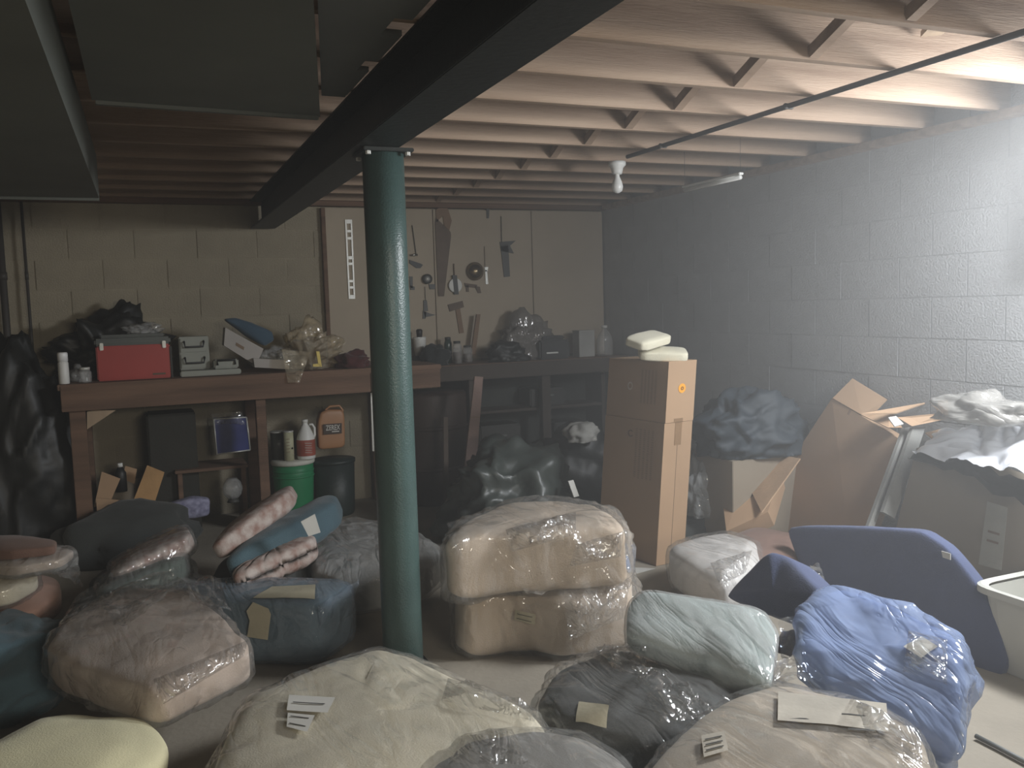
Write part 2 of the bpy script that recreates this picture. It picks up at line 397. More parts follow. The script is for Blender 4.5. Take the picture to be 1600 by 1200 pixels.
# ------------------------------------------------------------------ pipe, lamp, strip light, wall pipes
pp = thing('gas_pipe', (2.4, 3, 2.2), 'thin dark pipe slung under the joists at upper right', 'pipe')
a, b = W(980, 245, 2.228), W(1600, 50, 2.228); d = (b-a)
tube('pipe_run', [a, b, b+d*.5], .011, M_pipe, pp)
for k in (.15, .55):
    q = a+d*k; box('pipe_clip', (q.x, q.y, 2.216), (.045, .016, .022), M_pipe, pp)
L0 = W(965, 258, 2.24); L0.y = JY[14]; L0 = WY(964, 262, 4.46)
lp = thing('lamp_holder', (L0.x, L0.y, 2.24), 'white porcelain lampholder with a bare unlit bulb under the joists', 'lamp')
lathe('holder', [(.05, .0), (.05, -.02), (.035, -.035), (.03, -.06), (.026, -.07)], (L0.x, L0.y, 2.24), M_white, lp)
M_bulb = mat('frosted_bulb', (.80, .80, .78), .25, 0, 3, 0)
lathe('bulb', [(.013, -.07), (.015, -.085), (.028, -.115), (.033, -.14), (.028, -.163), (.012, -.175), (0, -.177)], (L0.x, L0.y, 2.24), M_bulb, lp)
a, b = W(1070, 297, 2.08), W(1157, 277, 2.08)
sl = thing('strip_light', (a+b)/2, 'slim white strip light hanging near the right wall', 'lamp')
tube('tube_lamp', [a, b], .012, M_white, sl)
box('housing', (a.x, (a.y+b.y)/2, 2.092), (.03, abs(a.y-b.y)+.02, .012), M_white, sl)
for q in (a, b): tube('drop_wire', [(q.x, q.y, 2.10), (q.x, q.y, 2.44)], .001, M_pipe, sl)
for px, r, lb in ((14, .022, 'thick dark soil pipe at far left of the back wall'), (52, .009, 'thin dark conduit beside the thick pipe on the back wall')):
    p = WY(px-18, 330, 6.52)
    t = thing('wall_pipe', (p.x, p.y, 0), lb, 'pipe'); tube('pipe_run', [(p.x, p.y, 0.0), (p.x, p.y, 2.2)], r, M_pipe, t)
    for z in (.8, 1.7): lathe('pipe_collar', [(r*1.25, 0), (r*1.25, .05)], (p.x, p.y, z), M_pipe, t)

# ------------------------------------------------------------------ tool board on the back wall
tb = thing('tool_board', (2.4, 6.56, 1.05), 'tan hardboard tool board fixed to the back wall behind the workbench', 'tool board')
for x0, x1 in ((1.266, 2.10), (2.106, 2.93), (2.936, 3.58)):
    box('board_panel', ((x0+x1)/2, 6.565, 1.03), (x1-x0, .02, 1.165), M_board, tb)
box('edge_batten', (1.262, 6.56, 1.03), (.03, .035, 1.165), M_bench, tb)
YT = 6.545
def tl(name, x, y, label, cat='tool', g=None):
    p = WY(x, y, YT); return thing(name, p, label, cat, g), p
def flatp(name, pts, t, m, parent, Y=YT): return prism(name, [WY(x, y, Y) for x, y in pts], t, m, parent)
M_alu = mat('bright_aluminium', (.66, .66, .62), .4, .05, 5, 0, metal=.3)
M_toold = mat('dark_tool_steel', (.06, .06, .055), .5, .1, 5, 0)
M_rust = mat('brown_steel', (.13, .085, .055), .6, .15, 12, .1, 40)
M_handle = mat('tool_wood', (.22, .13, .07), .6, .1, 5, 0)
t, p = tl('spirit_level', 548, 400, 'narrow silver spirit level hanging upright left of the green column')
q = [(539, 343), (550, 343), (555, 467), (545, 467)]
Q = [WY(x, y, YT) for x, y in q]
f = lambda u, v: (Q[0].lerp(Q[1], u)).lerp(Q[3].lerp(Q[2], u), v)
prism('side_rail', [f(0, 0), f(.22, 0), f(.22, 1), f(0, 1)], .02, M_alu, t)
prism('side_rail', [f(.78, 0), f(1, 0), f(1, 1), f(.78, 1)], .02, M_alu, t)
prism('web_plate', [q_+Vector((0, .010, 0)) for q_ in (f(.2, .02), f(.8, .02), f(.8, .98), f(.2, .98))], .006, M_duct, t)
for v0, v1 in ((0, .05), (.13, .16), (.22, .25), (.46, .50), (.54, .57), (.76, .79), (.84, .87), (.95, 1)):
    prism('cross_bar', [f(.2, v0), f(.8, v0), f(.8, v1), f(.2, v1)], .016, M_alu, t)
t, p = tl('hand_saw', 694, 400, 'brown hand saw with tapering blade hanging by its grip')
flatp('saw_blade', [(681, 340), (704, 362), (705, 368), (694, 463), (685, 463), (680, 350)], .003, M_rust, t)
flatp('grip', [(681, 328), (690, 322), (700, 326), (706, 345), (702, 360), (694, 352), (692, 338), (687, 342), (682, 348)], .018, M_handle, t)
t, p = tl('tape_reel', 668, 437, 'small dark ring shaped reel hanging left of the saw blade')
lathe('rim', [(.018, 0), (.038, 0), (.038, .02), (.018, .02)], WY(667, 436, YT), M_toold, t, rot=(math.pi/2, 0, 0))
lathe('hub', [(.016, -.004), (.016, .022)], WY(667, 436, YT), M_alu, t, rot=(math.pi/2, 0, 0))
flatp('hook', [(670, 444), (680, 444), (680, 452), (672, 452)], .01, M_toold, t)
t, p = tl('measuring_disc', 711, 444, 'white round disc with a black handle across it, right of the saw')
lathe('disc', [(.05, 0), (.055, .003), (.055, .012), (.05, .014)], WY(711, 446, YT), M_white, t, rot=(math.pi/2, 0, 0))
flatp('grip', [(707, 430), (714, 430), (717, 460), (710, 460)], .02, M_black, t, YT-.016)
tube('stem', [WY(709, 412, YT), WY(710, 432, YT)], .004, M_rust, t)
t, p = tl('brass_bowl', 742, 424, 'shiny brass dome hanging right of the white disc', 'bowl')
lathe('dome', [(.068, 0), (.066, .012), (.05, .035), (.028, .048), (0, .052)], WY(742, 424, YT), mat('brass', (.30, .24, .15), .25, .1, 6, 0, metal=.9), t, rot=(math.pi/2, 0, 0))
lathe('rim', [(.072, 0), (.072, .006), (.06, .006)], WY(742, 424, YT), M_rust, t, rot=(math.pi/2, 0, 0))
t, p = tl('caulking_gun', 790, 400, 'dark caulking gun hanging by a wire at the right of the tools')
flatp('barrel', [(782, 382), (794, 380), (797, 432), (788, 433)], .03, M_toold, t)
flatp('trigger', [(781, 378), (806, 376), (797, 384), (803, 396), (792, 394), (783, 392)], .02, M_toold, t)
tube('hang_wire', [WY(783, 338, YT), WY(784, 380, YT)], .003, M_toold, t)
t, p = tl('door_closer', 658, 405, 'chrome ended tool with a black grip hanging beside the green column')
tube('wire', [WY(644, 352, YT), WY(650, 396, YT)], .003, M_toold, t)
tube('chrome_end', [WY(641, 399, YT), WY(652, 398, YT)], [.008, .011], mat('chrome', (.7, .7, .7), .15, 0, 3, 0, metal=1), t)
flatp('grip', [(640, 406), (658, 412), (661, 414), (657, 419), (651, 419), (640, 411)], .03, M_black, t)
t, p = tl('pliers', 665, 485, 'dark pliers pinned open under the small reel')
flatp('jaw', [(662, 469), (667, 469), (669, 486), (662, 486)], .012, M_toold, t)
flatp('handle', [(662, 486), (672, 490), (681, 492), (673, 494), (664, 496)], .012, M_toold, t)
flatp('handle', [(661, 486), (666, 488), (665, 498), (661, 498)], .012, M_toold, t)
tube('hang_wire', [WY(664, 448, YT), WY(665, 470, YT)], .002, M_toold, t)
t, p = tl('mallet', 712, 482, 'brown headed mallet with its wooden handle pointing down')
flatp('head', [(700, 476), (723, 470), (725, 480), (703, 487)], .05, M_rust, t)
flatp('handle', [(712, 484), (719, 482), (725, 520), (718, 521)], .02, M_handle, t)
for px, py, lb in ((760, 430, 'thin chrome wrench hanging right of the brass dome'), (763, 330, 'small dark hook at the top edge of the tool board'), (728, 452, 'rusty pincers hanging below the brass dome'), (643, 440, 'small black clip hanging against the column edge')):
    t, p = tl('hanging_wrench' if px in (760, 728) else 'wall_hook', px, py, lb)
    if px == 760:
        flatp('shaft', [(758, 422), (761, 422), (763, 444), (759, 444)], .01, M_alu, t); flatp('jaw', [(757, 417), (763, 417), (762, 424), (758, 424)], .012, M_alu, t)
        tube('hang_wire', [WY(757, 385, YT), WY(758, 418, YT)], .002, M_rust, t)
    elif px == 728:
        flatp('jaw', [(726, 442), (746, 445), (744, 450), (727, 448)], .01, M_rust, t); flatp('handle', [(742, 447), (750, 448), (752, 458), (747, 458)], .01, M_rust, t); flatp('handle', [(728, 446), (732, 446), (733, 456), (729, 456)], .01, M_rust, t)
    elif px == 763:
        flatp('shank', [(760, 322), (765, 322), (764, 341), (761, 341)], .02, M_toold, t)
    else:
        flatp('shank', [(640, 432), (645, 432), (645, 450), (641, 450)], .02, M_toold, t); flatp('jaw', [(641, 446), (648, 448), (648, 453), (642, 453)], .02, M_toold, t)
# ------------------------------------------------------------------ workbench
BY, BZ = 5.85, 1.05
wk = thing('workbench', (.7, 6.2, 0), 'long brown timber workbench with deep front board against the back wall', 'workbench')
for k in range(5): box('top_plank', (.70, 5.91+.147*k, BZ-.035), (2.39, .146, .035), M_bench, wk)
box('front_board', (.455, BY, .888), (1.87, .038, .155), M_bench, wk)
box('front_board', (1.64, BY, .892), (.49, .036, .125), M_bench, wk)
for x, w_ in ((-.40, .09), (.67, .062), (1.58, .08)): box('leg', (x, BY+.055, 0), (w_, .07, .888), M_bench, wk)
for x in (-.40, .67, 1.58): box('leg', (x, 6.5, 0), (.08, .08, 1.012), M_bench, wk)
flat_g = [WY(x, y, BY+.02) for x, y in ((136, 643), (150, 641), (181, 641), (136, 671))]
prism('gusset', flat_g, .012, M_wood, wk)
a = thing('side_bench', (2.7, 6.3, 0), 'low dark bench running from the workbench into the right corner', 'workbench')
for k in range(3): box('top_plank', (2.73, 6.21+.13*k, .985), (1.68, .127, .03), M_bench, a)
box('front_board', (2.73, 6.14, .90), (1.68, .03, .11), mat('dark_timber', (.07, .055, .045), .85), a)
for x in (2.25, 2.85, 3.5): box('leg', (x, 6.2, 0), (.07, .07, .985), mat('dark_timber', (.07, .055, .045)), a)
# pale edging strip beside the column
o = prism('metal_strip', [WY(x, y, 6.0) for x, y in ((579, 614), (583, 614), (585, 705), (582, 705))], .01, M_alu, None); tag(o, 'thin upright pale metal strip under the bench beside the green column', 'strip')

def on(x, y, Y, z=BZ):  # point on the bench under a pixel column
    p = WY(x, y, Y); return Vector((p.x, Y, z))
# spray can
p = on(100, 590, 5.93)
t = thing('spray_can', p, 'slim white spray can at the left end of the workbench', 'can')
lathe('can_body', [(.028, 0), (.03, .004), (.03, .125), (.026, .135)], p, M_white, t)
lathe('cap', [(.029, .136), (.029, .182), (.025, .190)], p, mat('white_cap', (.85, .85, .85), .35, 0, 3, 0), t)
# glass jar beside it
p = on(133, 588, 5.97)
t = thing('small_jar', p, 'small clear glass jar between the spray can and the red toolbox', 'jar')
lathe('jar_body', [(.035, 0), (.037, .01), (.037, .06), (.028, .075)], p, F_haze, t); lathe('lid', [(.03, .076), (.03, .092)], p, M_alu, t)
# red toolbox
a, b = on(152, 586, 5.98), on(268, 580, 5.98)
M_red = mat('red_enamel', (.36, .035, .03), .45, .06, 4, .05, 20); M_dkgrey = mat('dark_grey_lid', (.075, .085, .08), .45, .08, 5, .05, 20)
cx, wd = (a.x+b.x)/2, b.x-a.x
t = thing('toolbox', (cx, 6.1, BZ), 'red metal toolbox with dark grey lid standing on the workbench', 'toolbox')
box('body', (cx, 6.1, BZ), (wd, .24, .215), M_red, t, bevel=.008)
box('lid', (cx, 6.1, BZ+.216), (wd+.012, .25, .045), M_dkgrey, t, bevel=.012)
box('lid_ridge', (cx, 6.1, BZ+.262), (wd-.05, .15, .02), M_dkgrey, t, bevel=.008)
box('side_band', (cx+wd/2+.003, 6.1, BZ+.0), (.012, .244, .2), M_black, t)
for s in (-1, 1): box('latch', (cx+s*wd*.42, 5.975, BZ+.19), (.022, .012, .045), M_alu, t)
box('nameplate', (cx+wd*.33, 5.978, BZ+.022), (.075, .003, .012), M_rust, t, bevel=0)
# clear bag on the toolbox
o = blob('clear_bag', (cx+.07, 6.1, BZ+.284), (.10, .08, .07), F_haze, amp=.3, ridge=.25, seed=3); tag(o, 'crumpled clear plastic bag lying on top of the red toolbox', 'bag')
# black bags at the bench end
o = blob('black_bag', (-.21, 6.35, BZ), (.30, .20, .40), M_blackbag, amp=.3, ridge=.3, seed=5, sub=5); tag(o, 'big slumped black plastic bag on the bench behind the spray can', 'bag')
o = blob('black_bag', (-.72, 6.15, 0), (.29, .28, 1.3), M_blackbag, amp=.12, ridge=.12, seed=6, sub=5); tag(o, 'tall heap of black bags standing left of the workbench', 'bag')
o = blob('glass_clutter', (-.40, 6.08, BZ), (.05, .05, .1), F_haze, amp=.3, ridge=.25, seed=12, sub=3); tag(o, 'crinkled clear wrapper leaning beside the white spray can', 'wrapper')
# grey two-handled case
M_case = mat('grey_green_case', (.30, .31, .27), .5, .05, 4, .03, 20)
a, b = on(281, 566, 6.12), on(328, 566, 6.12); cx, wd = (a.x+b.x)/2, b.x-a.x
t = thing('drawer_case', (cx, 6.2, BZ), 'small pale grey drawer case with two dark bail handles', 'case')
box('body', (cx, 6.2, BZ+.035), (wd, .16, .215), M_case, t, bevel=.005)
for k in range(2):
    z = BZ+.045+.105*k; box('drawer', (cx, 6.115, z), (wd-.016, .012, .09), M_case, t)
    bm = bmesh.new(); add_tube(bm, [(-.06, 0, .035), (-.06, -.02, .03), (-.055, -.022, 0), (.055, -.022, 0), (.06, -.02, .03), (.06, 0, .035)], .006, 8)
    bmo('handle', bm, M_black, t, (cx, 6.108, z+.035), smooth=True)
a, b = on(281, 575, 6.0), on(376, 575, 6.0); cx2 = (a.x+b.x)/2
o = box('grey_tray', (cx2, 6.12, BZ), (b.x-a.x, .30, .034), M_case, bevel=.006); tag(o, 'flat grey tray under the drawer case on the workbench', 'tray')
p = on(352, 560, 6.1)
t = thing('small_case', (p.x, 6.1, BZ+.035), 'low grey case with a black handle right of the drawer case', 'case')
box('body', (p.x, 6.1, BZ+.035), (.155, .12, .06), M_case, t, bevel=.008)
bm = bmesh.new(); add_tube(bm, [(-.055, 0, 0), (-.055, 0, .03), (.055, 0, .03), (.055, 0, 0)], .007, 8); bmo('handle', bm, M_black, t, (p.x, 6.03, BZ+.06), smooth=True)
# tilted white carton with blue cloth
Q = [WY(x, y, 6.0) for x, y in ((352, 512), (412, 545), (400, 571), (350, 540))]
t = thing('tilted_carton', Q[3], 'small whitish carton tilted over beside the drawer case', 'box')
M_cardw = mat('whitish_card', (.42, .39, .36), .85, .06, 4, .06, 20)
prism('body', Q, .16, M_cardw, t)
decal('print_mark', inset(Q, .32, .45, .55, .62), M_ink, t)
o = soft('blue_cloth', [WY(x, y, 5.98) for x, y in ((350, 499), (372, 497), (425, 517), (428, 532), (412, 541), (375, 517))], .10, fabric('denim_blue', (.05, .09, .13)), amp=.012, seed=4); tag(o, 'folded dark blue cloth lying on the tilted whitish carton', 'cloth')
Q = [WY(x, y, 5.95) for x, y in ((396, 560), (452, 563), (452, 577), (398, 574))]
o = prism('flat_carton', Q, .2, M_cardw, None); tag(o, 'thin flat white carton under the clear bags on the workbench', 'box')
# clear bags
M_tan = fabric('tan_stuff', (.30, .24, .15), .2)
p = on(432, 560, 6.02)
o = blob('clear_bag', (p.x+.02, 6.1, BZ+.03), (.13, .1, .12), F_haze, amp=.35, ridge=.3, seed=8); tag(o, 'crumpled clear bag with silvery glints right of the tilted carton', 'bag')
p = on(490, 560, 6.05)
o = blob('plastic_bag', (p.x, 6.12, BZ), (.19, .13, .27), film('yellowed_polythene', (1, .93, .78), .34, (.62, .55, .42)), amp=.3, ridge=.3, seed=15, sub=5); tag(o, 'large yellowed clear plastic bag bulging over the workbench front', 'bag')
blob('bag_contents', (p.x-.01, 6.15, BZ+.01), (.13, .09, .19), mat('brown_contents', (.17, .12, .07), .8, .3, 9), o, amp=.3, ridge=.2, seed=17, sub=3)
sheet('bag_tail', WY(440, 545, 5.84), WY(485, 550, 5.82), WY(468, 598, 5.8), WY(450, 598, 5.8), film('yellowed_polythene'), o, nu=14, nv=14, seed=3)
t = thing('yellow_clamp', on(497, 572, 5.87), 'small bright yellow clamp standing on the bench edge', 'clamp')
prism('clamp_body', [WY(x, y, 5.86) for x, y in ((494, 549), (499, 549), (503, 573), (498, 573))], .02, mat('yellow_plastic', (.72, .55, .13), .5), t)
prism('clamp_foot', [WY(x, y, 5.86) for x, y in ((489, 569), (500, 568), (502, 573), (489, 573))], .02, mat('yellow_plastic', (.72, .55, .13)), t)
p = on(553, 565, 6.0)
o = blob('dark_red_cloth', (p.x, 6.0, BZ), (.11, .1, .11), fabric('maroon', (.07, .018, .018)), amp=.25, ridge=.2, seed=9); tag(o, 'crumpled maroon cloth on the workbench left of the green column', 'cloth')
# ---- clutter on the right bench
SZ = 1.015
def on2(x, Y=6.3): return Vector((WY(x, 540, Y).x, Y, SZ))
p = on2(656, 6.42)
t = thing('white_cup', (p.x, p.y, SZ+.03), 'white lidded tub right beside the green column on the bench', 'cup')
lathe('cup_body', [(.04, 0), (.048, .12), (.05, .14)], p+Vector((0, 0, .07)), M_white, t); lathe('lid', [(.02, .14), (.025, .19), (.015, .20)], p+Vector((0, 0, .07)), M_black, t)
box('tub_base', (p.x, p.y, SZ), (.1, .09, .069), M_black, t)
p = on2(680, 6.27); o = blob('dark_cloth', p, (.115, .1, .15), fabric('near_black', (.02, .025, .025)), amp=.2, ridge=.15, seed=11); tag(o, 'dark rounded cloth bundle on the bench right of the column', 'cloth')
for px, Y, r, h, lb in ((714, 6.34, .036, .17, 'tall clear jar of screws below the mallet on the bench'), (730, 6.42, .04, .13, 'short clear jar right of the tall jar of screws'), (700, 6.42, .03, .2, 'dark glass bottle behind the dark cloth bundle')):
    p = on2(px, Y); t = thing('glass_jar', p, lb, 'jar')
    lathe('jar_body', [(r, 0), (r, h*.75), (r*.7, h*.9)], p, F_haze if r > .03 else mat('bottle_green', (.03, .06, .05), .15), t); lathe('lid', [(r*.75, h*.9), (r*.75, h)], p, M_toold, t)
    if r > .03: lathe('contents', [(r*.85, .004), (r*.85, h*.5)], p, M_rust, t, seg=12)
p = on2(745, 6.36); t = thing('wood_offcut', p, 'upright brown stick leaning on the tool board behind the jars', 'stick')
prism('stick', [WY(x, y, 6.45) for x, y in ((745, 491), (751, 491), (743, 555), (736, 555))], .02, M_handle, t)
p = on2(822, 6.38); o = blob('grey_bag', p, (.21, .12, .33), film('grey_bag_film', (.8, .8, .8), .5, (.30, .28, .26)), amp=.25, ridge=.25, seed=21); tag(o, 'pale grey plastic bag heaped highest on the right bench', 'bag')
p = on2(790, 6.25); o = blob('dark_bag', p, (.16, .09, .15), M_blackbag, amp=.25, ridge=.2, seed=22); tag(o, 'low black bag at the foot of the grey bag on the bench', 'bag')
p = on2(860, 6.3); t = thing('black_machine', p, 'squat black machine with a pale strip between the grey bag and the white box', 'machine')
box('body', p, (.26, .18, .15), M_black, t, bevel=.015); box('top_ridge', p+Vector((0, 0, .151)), (.20, .12, .03), M_black, t, bevel=.01); box('front_strip', p+Vector((-.03, -.095, .045)), (.1, .008, .012), M_alu, t, bevel=0)
p = on2(912, 6.35); t = thing('white_box', p, 'small white upright box near the right corner of the bench', 'box')
box('body', p, (.14, .12, .20), mat('grey_white_card', (.42, .42, .40), .7), t); box('lid_flap', p+Vector((0, 0, .201)), (.144, .124, .01), mat('grey_white_card', (.42, .42, .40)), t)
p = on2(945, 6.3); t = thing('clear_jug', p, 'clear gallon jug in the corner behind the cardboard stack', 'jug')
lathe('jug_body', [(.06, 0), (.065, .01), (.065, .13), (.05, .17), (.022, .21), (.02, .225)], p, F_haze, t); lathe('cap', [(.023, .226), (.023, .245)], p, M_white, t)

# ---- under the workbench
t = thing('blue_pack', WY(360, 708, 6.2), 'blue plastic packet with a silver edge standing under the bench', 'packet')
Q = [WY(x, y, 6.2) for x, y in ((334, 655), (385, 652), (391, 703), (339, 710))]
M_blue = mat('glossy_blue', (.035, .05, .20), .35, .15, 9, .1, 20)
prism('packet_body', Q, .1, M_blue, t)
for i in range(4):
    A, B = Q[i], Q[(i+1) % 4]; tube('silver_edge', [A, B], .005, M_alu, t, seg=6)
sheet('crumpled_top', WY(330, 645, 6.2), WY(378, 643, 6.2), WY(384, 662, 6.17), WY(334, 662, 6.17), F_clear, t, nu=14, nv=8, seed=5)
bs = box('under_shelf', (.36, 6.25, .41), (.46, .34, .02), M_bench); tag(bs, 'dark board shelf under the bench holding the blue packet', 'shelf')
for dx in (-.2, .2):
    adopt(box('bracket', (.36+dx, 6.25, 0), (.03, .3, .41), M_bench), bs)
p = WY(362, 765, 6.1); t = thing('glass_lamp', (p.x, p.y, .2), 'round clear glass globe under the bench below the blue packet', 'globe')
lathe('globe', [(.03, 0), (.055, .03), (.065, .07), (.055, .11), (.03, .14)], (p.x, 6.02, .22), F_haze, t); lathe('foot', [(.04, -.02), (.03, 0)], (p.x, 6.02, .22), M_toold, t)
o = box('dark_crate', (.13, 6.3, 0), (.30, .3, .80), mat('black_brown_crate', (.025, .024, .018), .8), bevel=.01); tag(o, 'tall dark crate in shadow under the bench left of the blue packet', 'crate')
# open cardboard box with bottles
t = thing('open_carton', WY(200, 800, 6.1), 'open brown cardboard box with raised flaps under the bench', 'box')
prism('front_wall', [WY(x, y, 6.0) for x, y in ((150, 778), (250, 788), (246, 840), (154, 835))], .01, M_card, t)
prism('flap', [WY(x, y, 6.08) for x, y in ((159, 737), (188, 748), (170, 790), (147, 792))], .006, M_card, t)
prism('flap', [WY(x, y, 6.03) for x, y in ((230, 727), (257, 738), (238, 797), (205, 791))], .006, mat('orange_card', (.52, .31, .14), .85), t)
prism('flap', [WY(x, y, 6.18) for x, y in ((196, 728), (214, 733), (210, 756), (190, 748))], .006, M_card, t)
prism('back_wall', [WY(x, y, 6.3) for x, y in ((158, 745), (252, 750), (250, 800), (160, 800))], .01, M_card2, t)
p = WY(192, 795, 6.15); tt = thing('dark_bottle', p, 'black bottle with a white cap inside the open cardboard box', 'bottle')
lathe('bottle_body', [(.035, 0), (.035, .12), (.015, .16)], (p.x, p.y, .32), M_black, tt); lathe('cap', [(.017, .16), (.017, .185)], (p.x, p.y, .32), M_white, tt)
# floral pad
o = soft('floral_pad', [WY(x, y, 5.7) for x, y in ((252, 793), (298, 778), (328, 781), (327, 806), (300, 812), (258, 815))], .08, mat('lilac_floral', (.30, .30, .42), .9, .3, 30, .1, 60, col2=(.12, .12, .20)), amp=.008, seed=6); tag(o, 'small lilac floral pad lying before the open cardboard box', 'cushion')
# green bucket with containers
p = WY(457, 712, 6.2); bz = .40
t = thing('green_bucket', (p.x, 6.2, 0), 'bright green bucket with a white lid under the bench', 'bucket')
M_green = mat('green_plastic', (.02, .22, .09), .45, .06, 4, .03, 20)
base_z = 0.0
lathe('bucket_body', [(.118, 0), (.122, .01), (.140, .32), (.140, .395)], (p.x, 6.2, base_z), M_green, t, seg=36)
for z in (.30, .34): lathe('rib', [(.139, z), (.145, z+.004), (.145, z+.010), (.140, z+.014)], (p.x, 6.2, 0), M_green, t, seg=36)
lathe('lid', [(.147, .392), (.15, .40), (.15, .418), (.14, .426), (0, .424)], (p.x, 6.2, 0), mat('cream_lid', (.62, .62, .55), .5), t, seg=36)
LZ = .428
c = Vector((WY(437, 700, 6.15).x, 6.22, LZ)); t = thing('dark_can', c, 'dark can at the left on the green bucket', 'can')
lathe('can_body', [(.05, 0), (.05, .185)], c, mat('dark_tin', (.04, .04, .03), .4), t); lathe('rim', [(.052, .185), (.052, .193), (.046, .193)], c, M_alu, t)
c = Vector((WY(452, 700, 6.1).x, 6.12, LZ)); t = thing('cream_can', c, 'cream coloured tall can with a black dot on the green bucket', 'can')
lathe('can_body', [(.034, 0), (.034, .195)], c, mat('cream_tin', (.50, .49, .33), .5), t); lathe('rim', [(.036, .195), (.036, .203), (.03, .203)], c, M_alu, t)
lathe('dot', [(.007, 0), (.007, .003)], c+Vector((.018, -.032, .085)), M_black, t, seg=10, rot=(math.pi/2, 0, .5))
for k in range(5): box('print_line', c+Vector((-.008, -.0345, .06+.022*k)), (.022, .002, .004), M_ink, t, bevel=0)
# white jug with red label
c = Vector((WY(479, 700, 6.1).x, 6.12, LZ))
t = thing('white_jug', c, 'white handled jug with a red label on the green bucket', 'jug')
lathe('jug_body', [(.058, 0), (.062, .008), (.062, .135), (.058, .155), (.045, .19), (.028, .225), (.018, .24), (.018, .252)], c, M_white, t, seg=32)
lathe('label_band', [(.0632, .025), (.0636, .028), (.0636, .132), (.0632, .135)], c, mat('red_label', (.36, .09, .06), .6, .15, 14), t, seg=32)
for k in range(5): 
    bm = bmesh.new(); add_box(bm, (0, -.0642, 0), (.05-.006*(k % 2), .001, .004)); bmo('print_line', bm, M_cardw, t, c+Vector((0, 0, .05+.016*k)), (0, .12, .1))
lathe('cap', [(.021, .252), (.021, .272)], c, M_white, t)
bm = bmesh.new(); add_tube(bm, [(.028, 0, .235), (.05, 0, .235), (.064, 0, .21), (.064, 0, .16), (.055, 0, .14)], .008, 8); bmo('handle', bm, M_white, t, c, smooth=True)
# copper coloured jug
M_cop = mat('copper_plastic', (.38, .19, .09), .45, .08, 5, .03, 20)
Yj = 6.12
p = WY(517, 700, Yj); jz = WY(517, 701, Yj).z
t = thing('copper_jug', (p.x, Yj, jz), 'copper brown square jug with a dark label and top handle', 'jug')
sh = [(500, 654), (503, 643), (512, 639), (530, 638), (536, 643), (538, 695), (535, 699), (505, 703), (500, 700)]
o = soft('jug_body', [WY(x, y, Yj-.03) for x, y in ((497, 660), (501, 645), (512, 640), (534, 640), (539, 648), (540, 696), (534, 700), (502, 703), (498, 700))], .10, M_cop, t, n=8, puff=.002, amp=0, M=60)
bm = bmesh.new(); 
hp = [WY(x, y, Yj-.0) for x, y in ((511, 648), (509, 640), (515, 635), (530, 634), (535, 640), (535, 650))]
add_tube(bm, [q-hp[0] for q in hp], .009, 8); bmo('handle', bm, M_cop, t, hp[0], smooth=True)
LQ = [WY(x, y, Yj-.045) for x, y in ((505, 663), (534, 661), (534, 677), (506, 679))]
decal('label', LQ, mat('brown_black_label', (.05, .03, .02), .6), t, .002)
def text(s, Q, m, parent, lift=.005, name='lettering', squeeze=1):
    cu = bpy.data.curves.new(name, 'FONT'); cu.body = s; cu.align_x = 'CENTER'; cu.align_y = 'CENTER'; cu.size = 1; cu.extrude = .01; cu.offset = .012
    to = bpy.data.objects.new(name, cu); C.objects.link(to)
    dg = bpy.context.evaluated_depsgraph_get(); me = bpy.data.meshes.new_from_object(to.evaluated_get(dg)); C.objects.unlink(to); bpy.data.objects.remove(to)
    xs = [v.co.x for v in me.vertices]; ys = [v.co.y for v in me.vertices]; x0, x1, y0, y1 = min(xs), max(xs), min(ys), max(ys)
    n = facing(Q)
    for v in me.vertices:
        u, vv = (v.co.x-x0)/(x1-x0), 1-(v.co.y-y0)/(y1-y0)
        q = (Q[0].lerp(Q[1], u)).lerp(Q[3].lerp(Q[2], u), vv)+n*(lift+v.co.z*.05); v.co = q
    o0 = Q[3].copy()
    for v in me.vertices: v.co -= o0
    me.materials.clear(); me.materials.append(m)
    o = bpy.data.objects.new(name, me); C.objects.link(o); o.location = o0
    return adopt(o, parent)
text('ZEREX', inset(LQ, .12, .12, .9, .62), M_paper, t)
decal('print_line', inset(LQ, .45, .72, .85, .82), M_paper, t, .004)
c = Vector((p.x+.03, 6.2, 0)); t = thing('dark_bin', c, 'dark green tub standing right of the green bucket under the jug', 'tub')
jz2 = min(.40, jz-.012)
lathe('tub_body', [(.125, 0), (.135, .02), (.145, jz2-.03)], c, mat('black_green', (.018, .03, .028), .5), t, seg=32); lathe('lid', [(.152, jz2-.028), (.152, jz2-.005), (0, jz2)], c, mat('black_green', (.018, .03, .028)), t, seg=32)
# things under the side bench
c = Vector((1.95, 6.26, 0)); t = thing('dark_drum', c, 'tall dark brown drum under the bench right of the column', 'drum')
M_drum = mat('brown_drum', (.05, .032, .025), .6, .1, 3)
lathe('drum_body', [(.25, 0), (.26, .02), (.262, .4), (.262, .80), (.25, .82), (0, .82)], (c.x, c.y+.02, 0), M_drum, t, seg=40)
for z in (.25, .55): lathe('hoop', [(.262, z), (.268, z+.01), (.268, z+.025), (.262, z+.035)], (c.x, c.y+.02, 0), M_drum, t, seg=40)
t = thing('leaning_board', WY(727, 785, 5.6), 'narrow pale board leaning slantwise under the right bench', 'board')
Q = [WY(742, 588, 5.66), WY(755, 589, 5.66), WY(737, 800, 5.5), WY(716, 800, 5.5)]
Q[2].z = Q[3].z = .002
prism('plank', Q, .02, mat('pinkish_board', (.28, .19, .16), .8), t)
for v in (.28, .72): decal('saw_mark', inset(Q, 0, v, 1, v+.008), M_ink, t, .001)
t = thing('short_board', WY(695, 740, 5.7), 'short dull upright board in front of the dark drum', 'board')
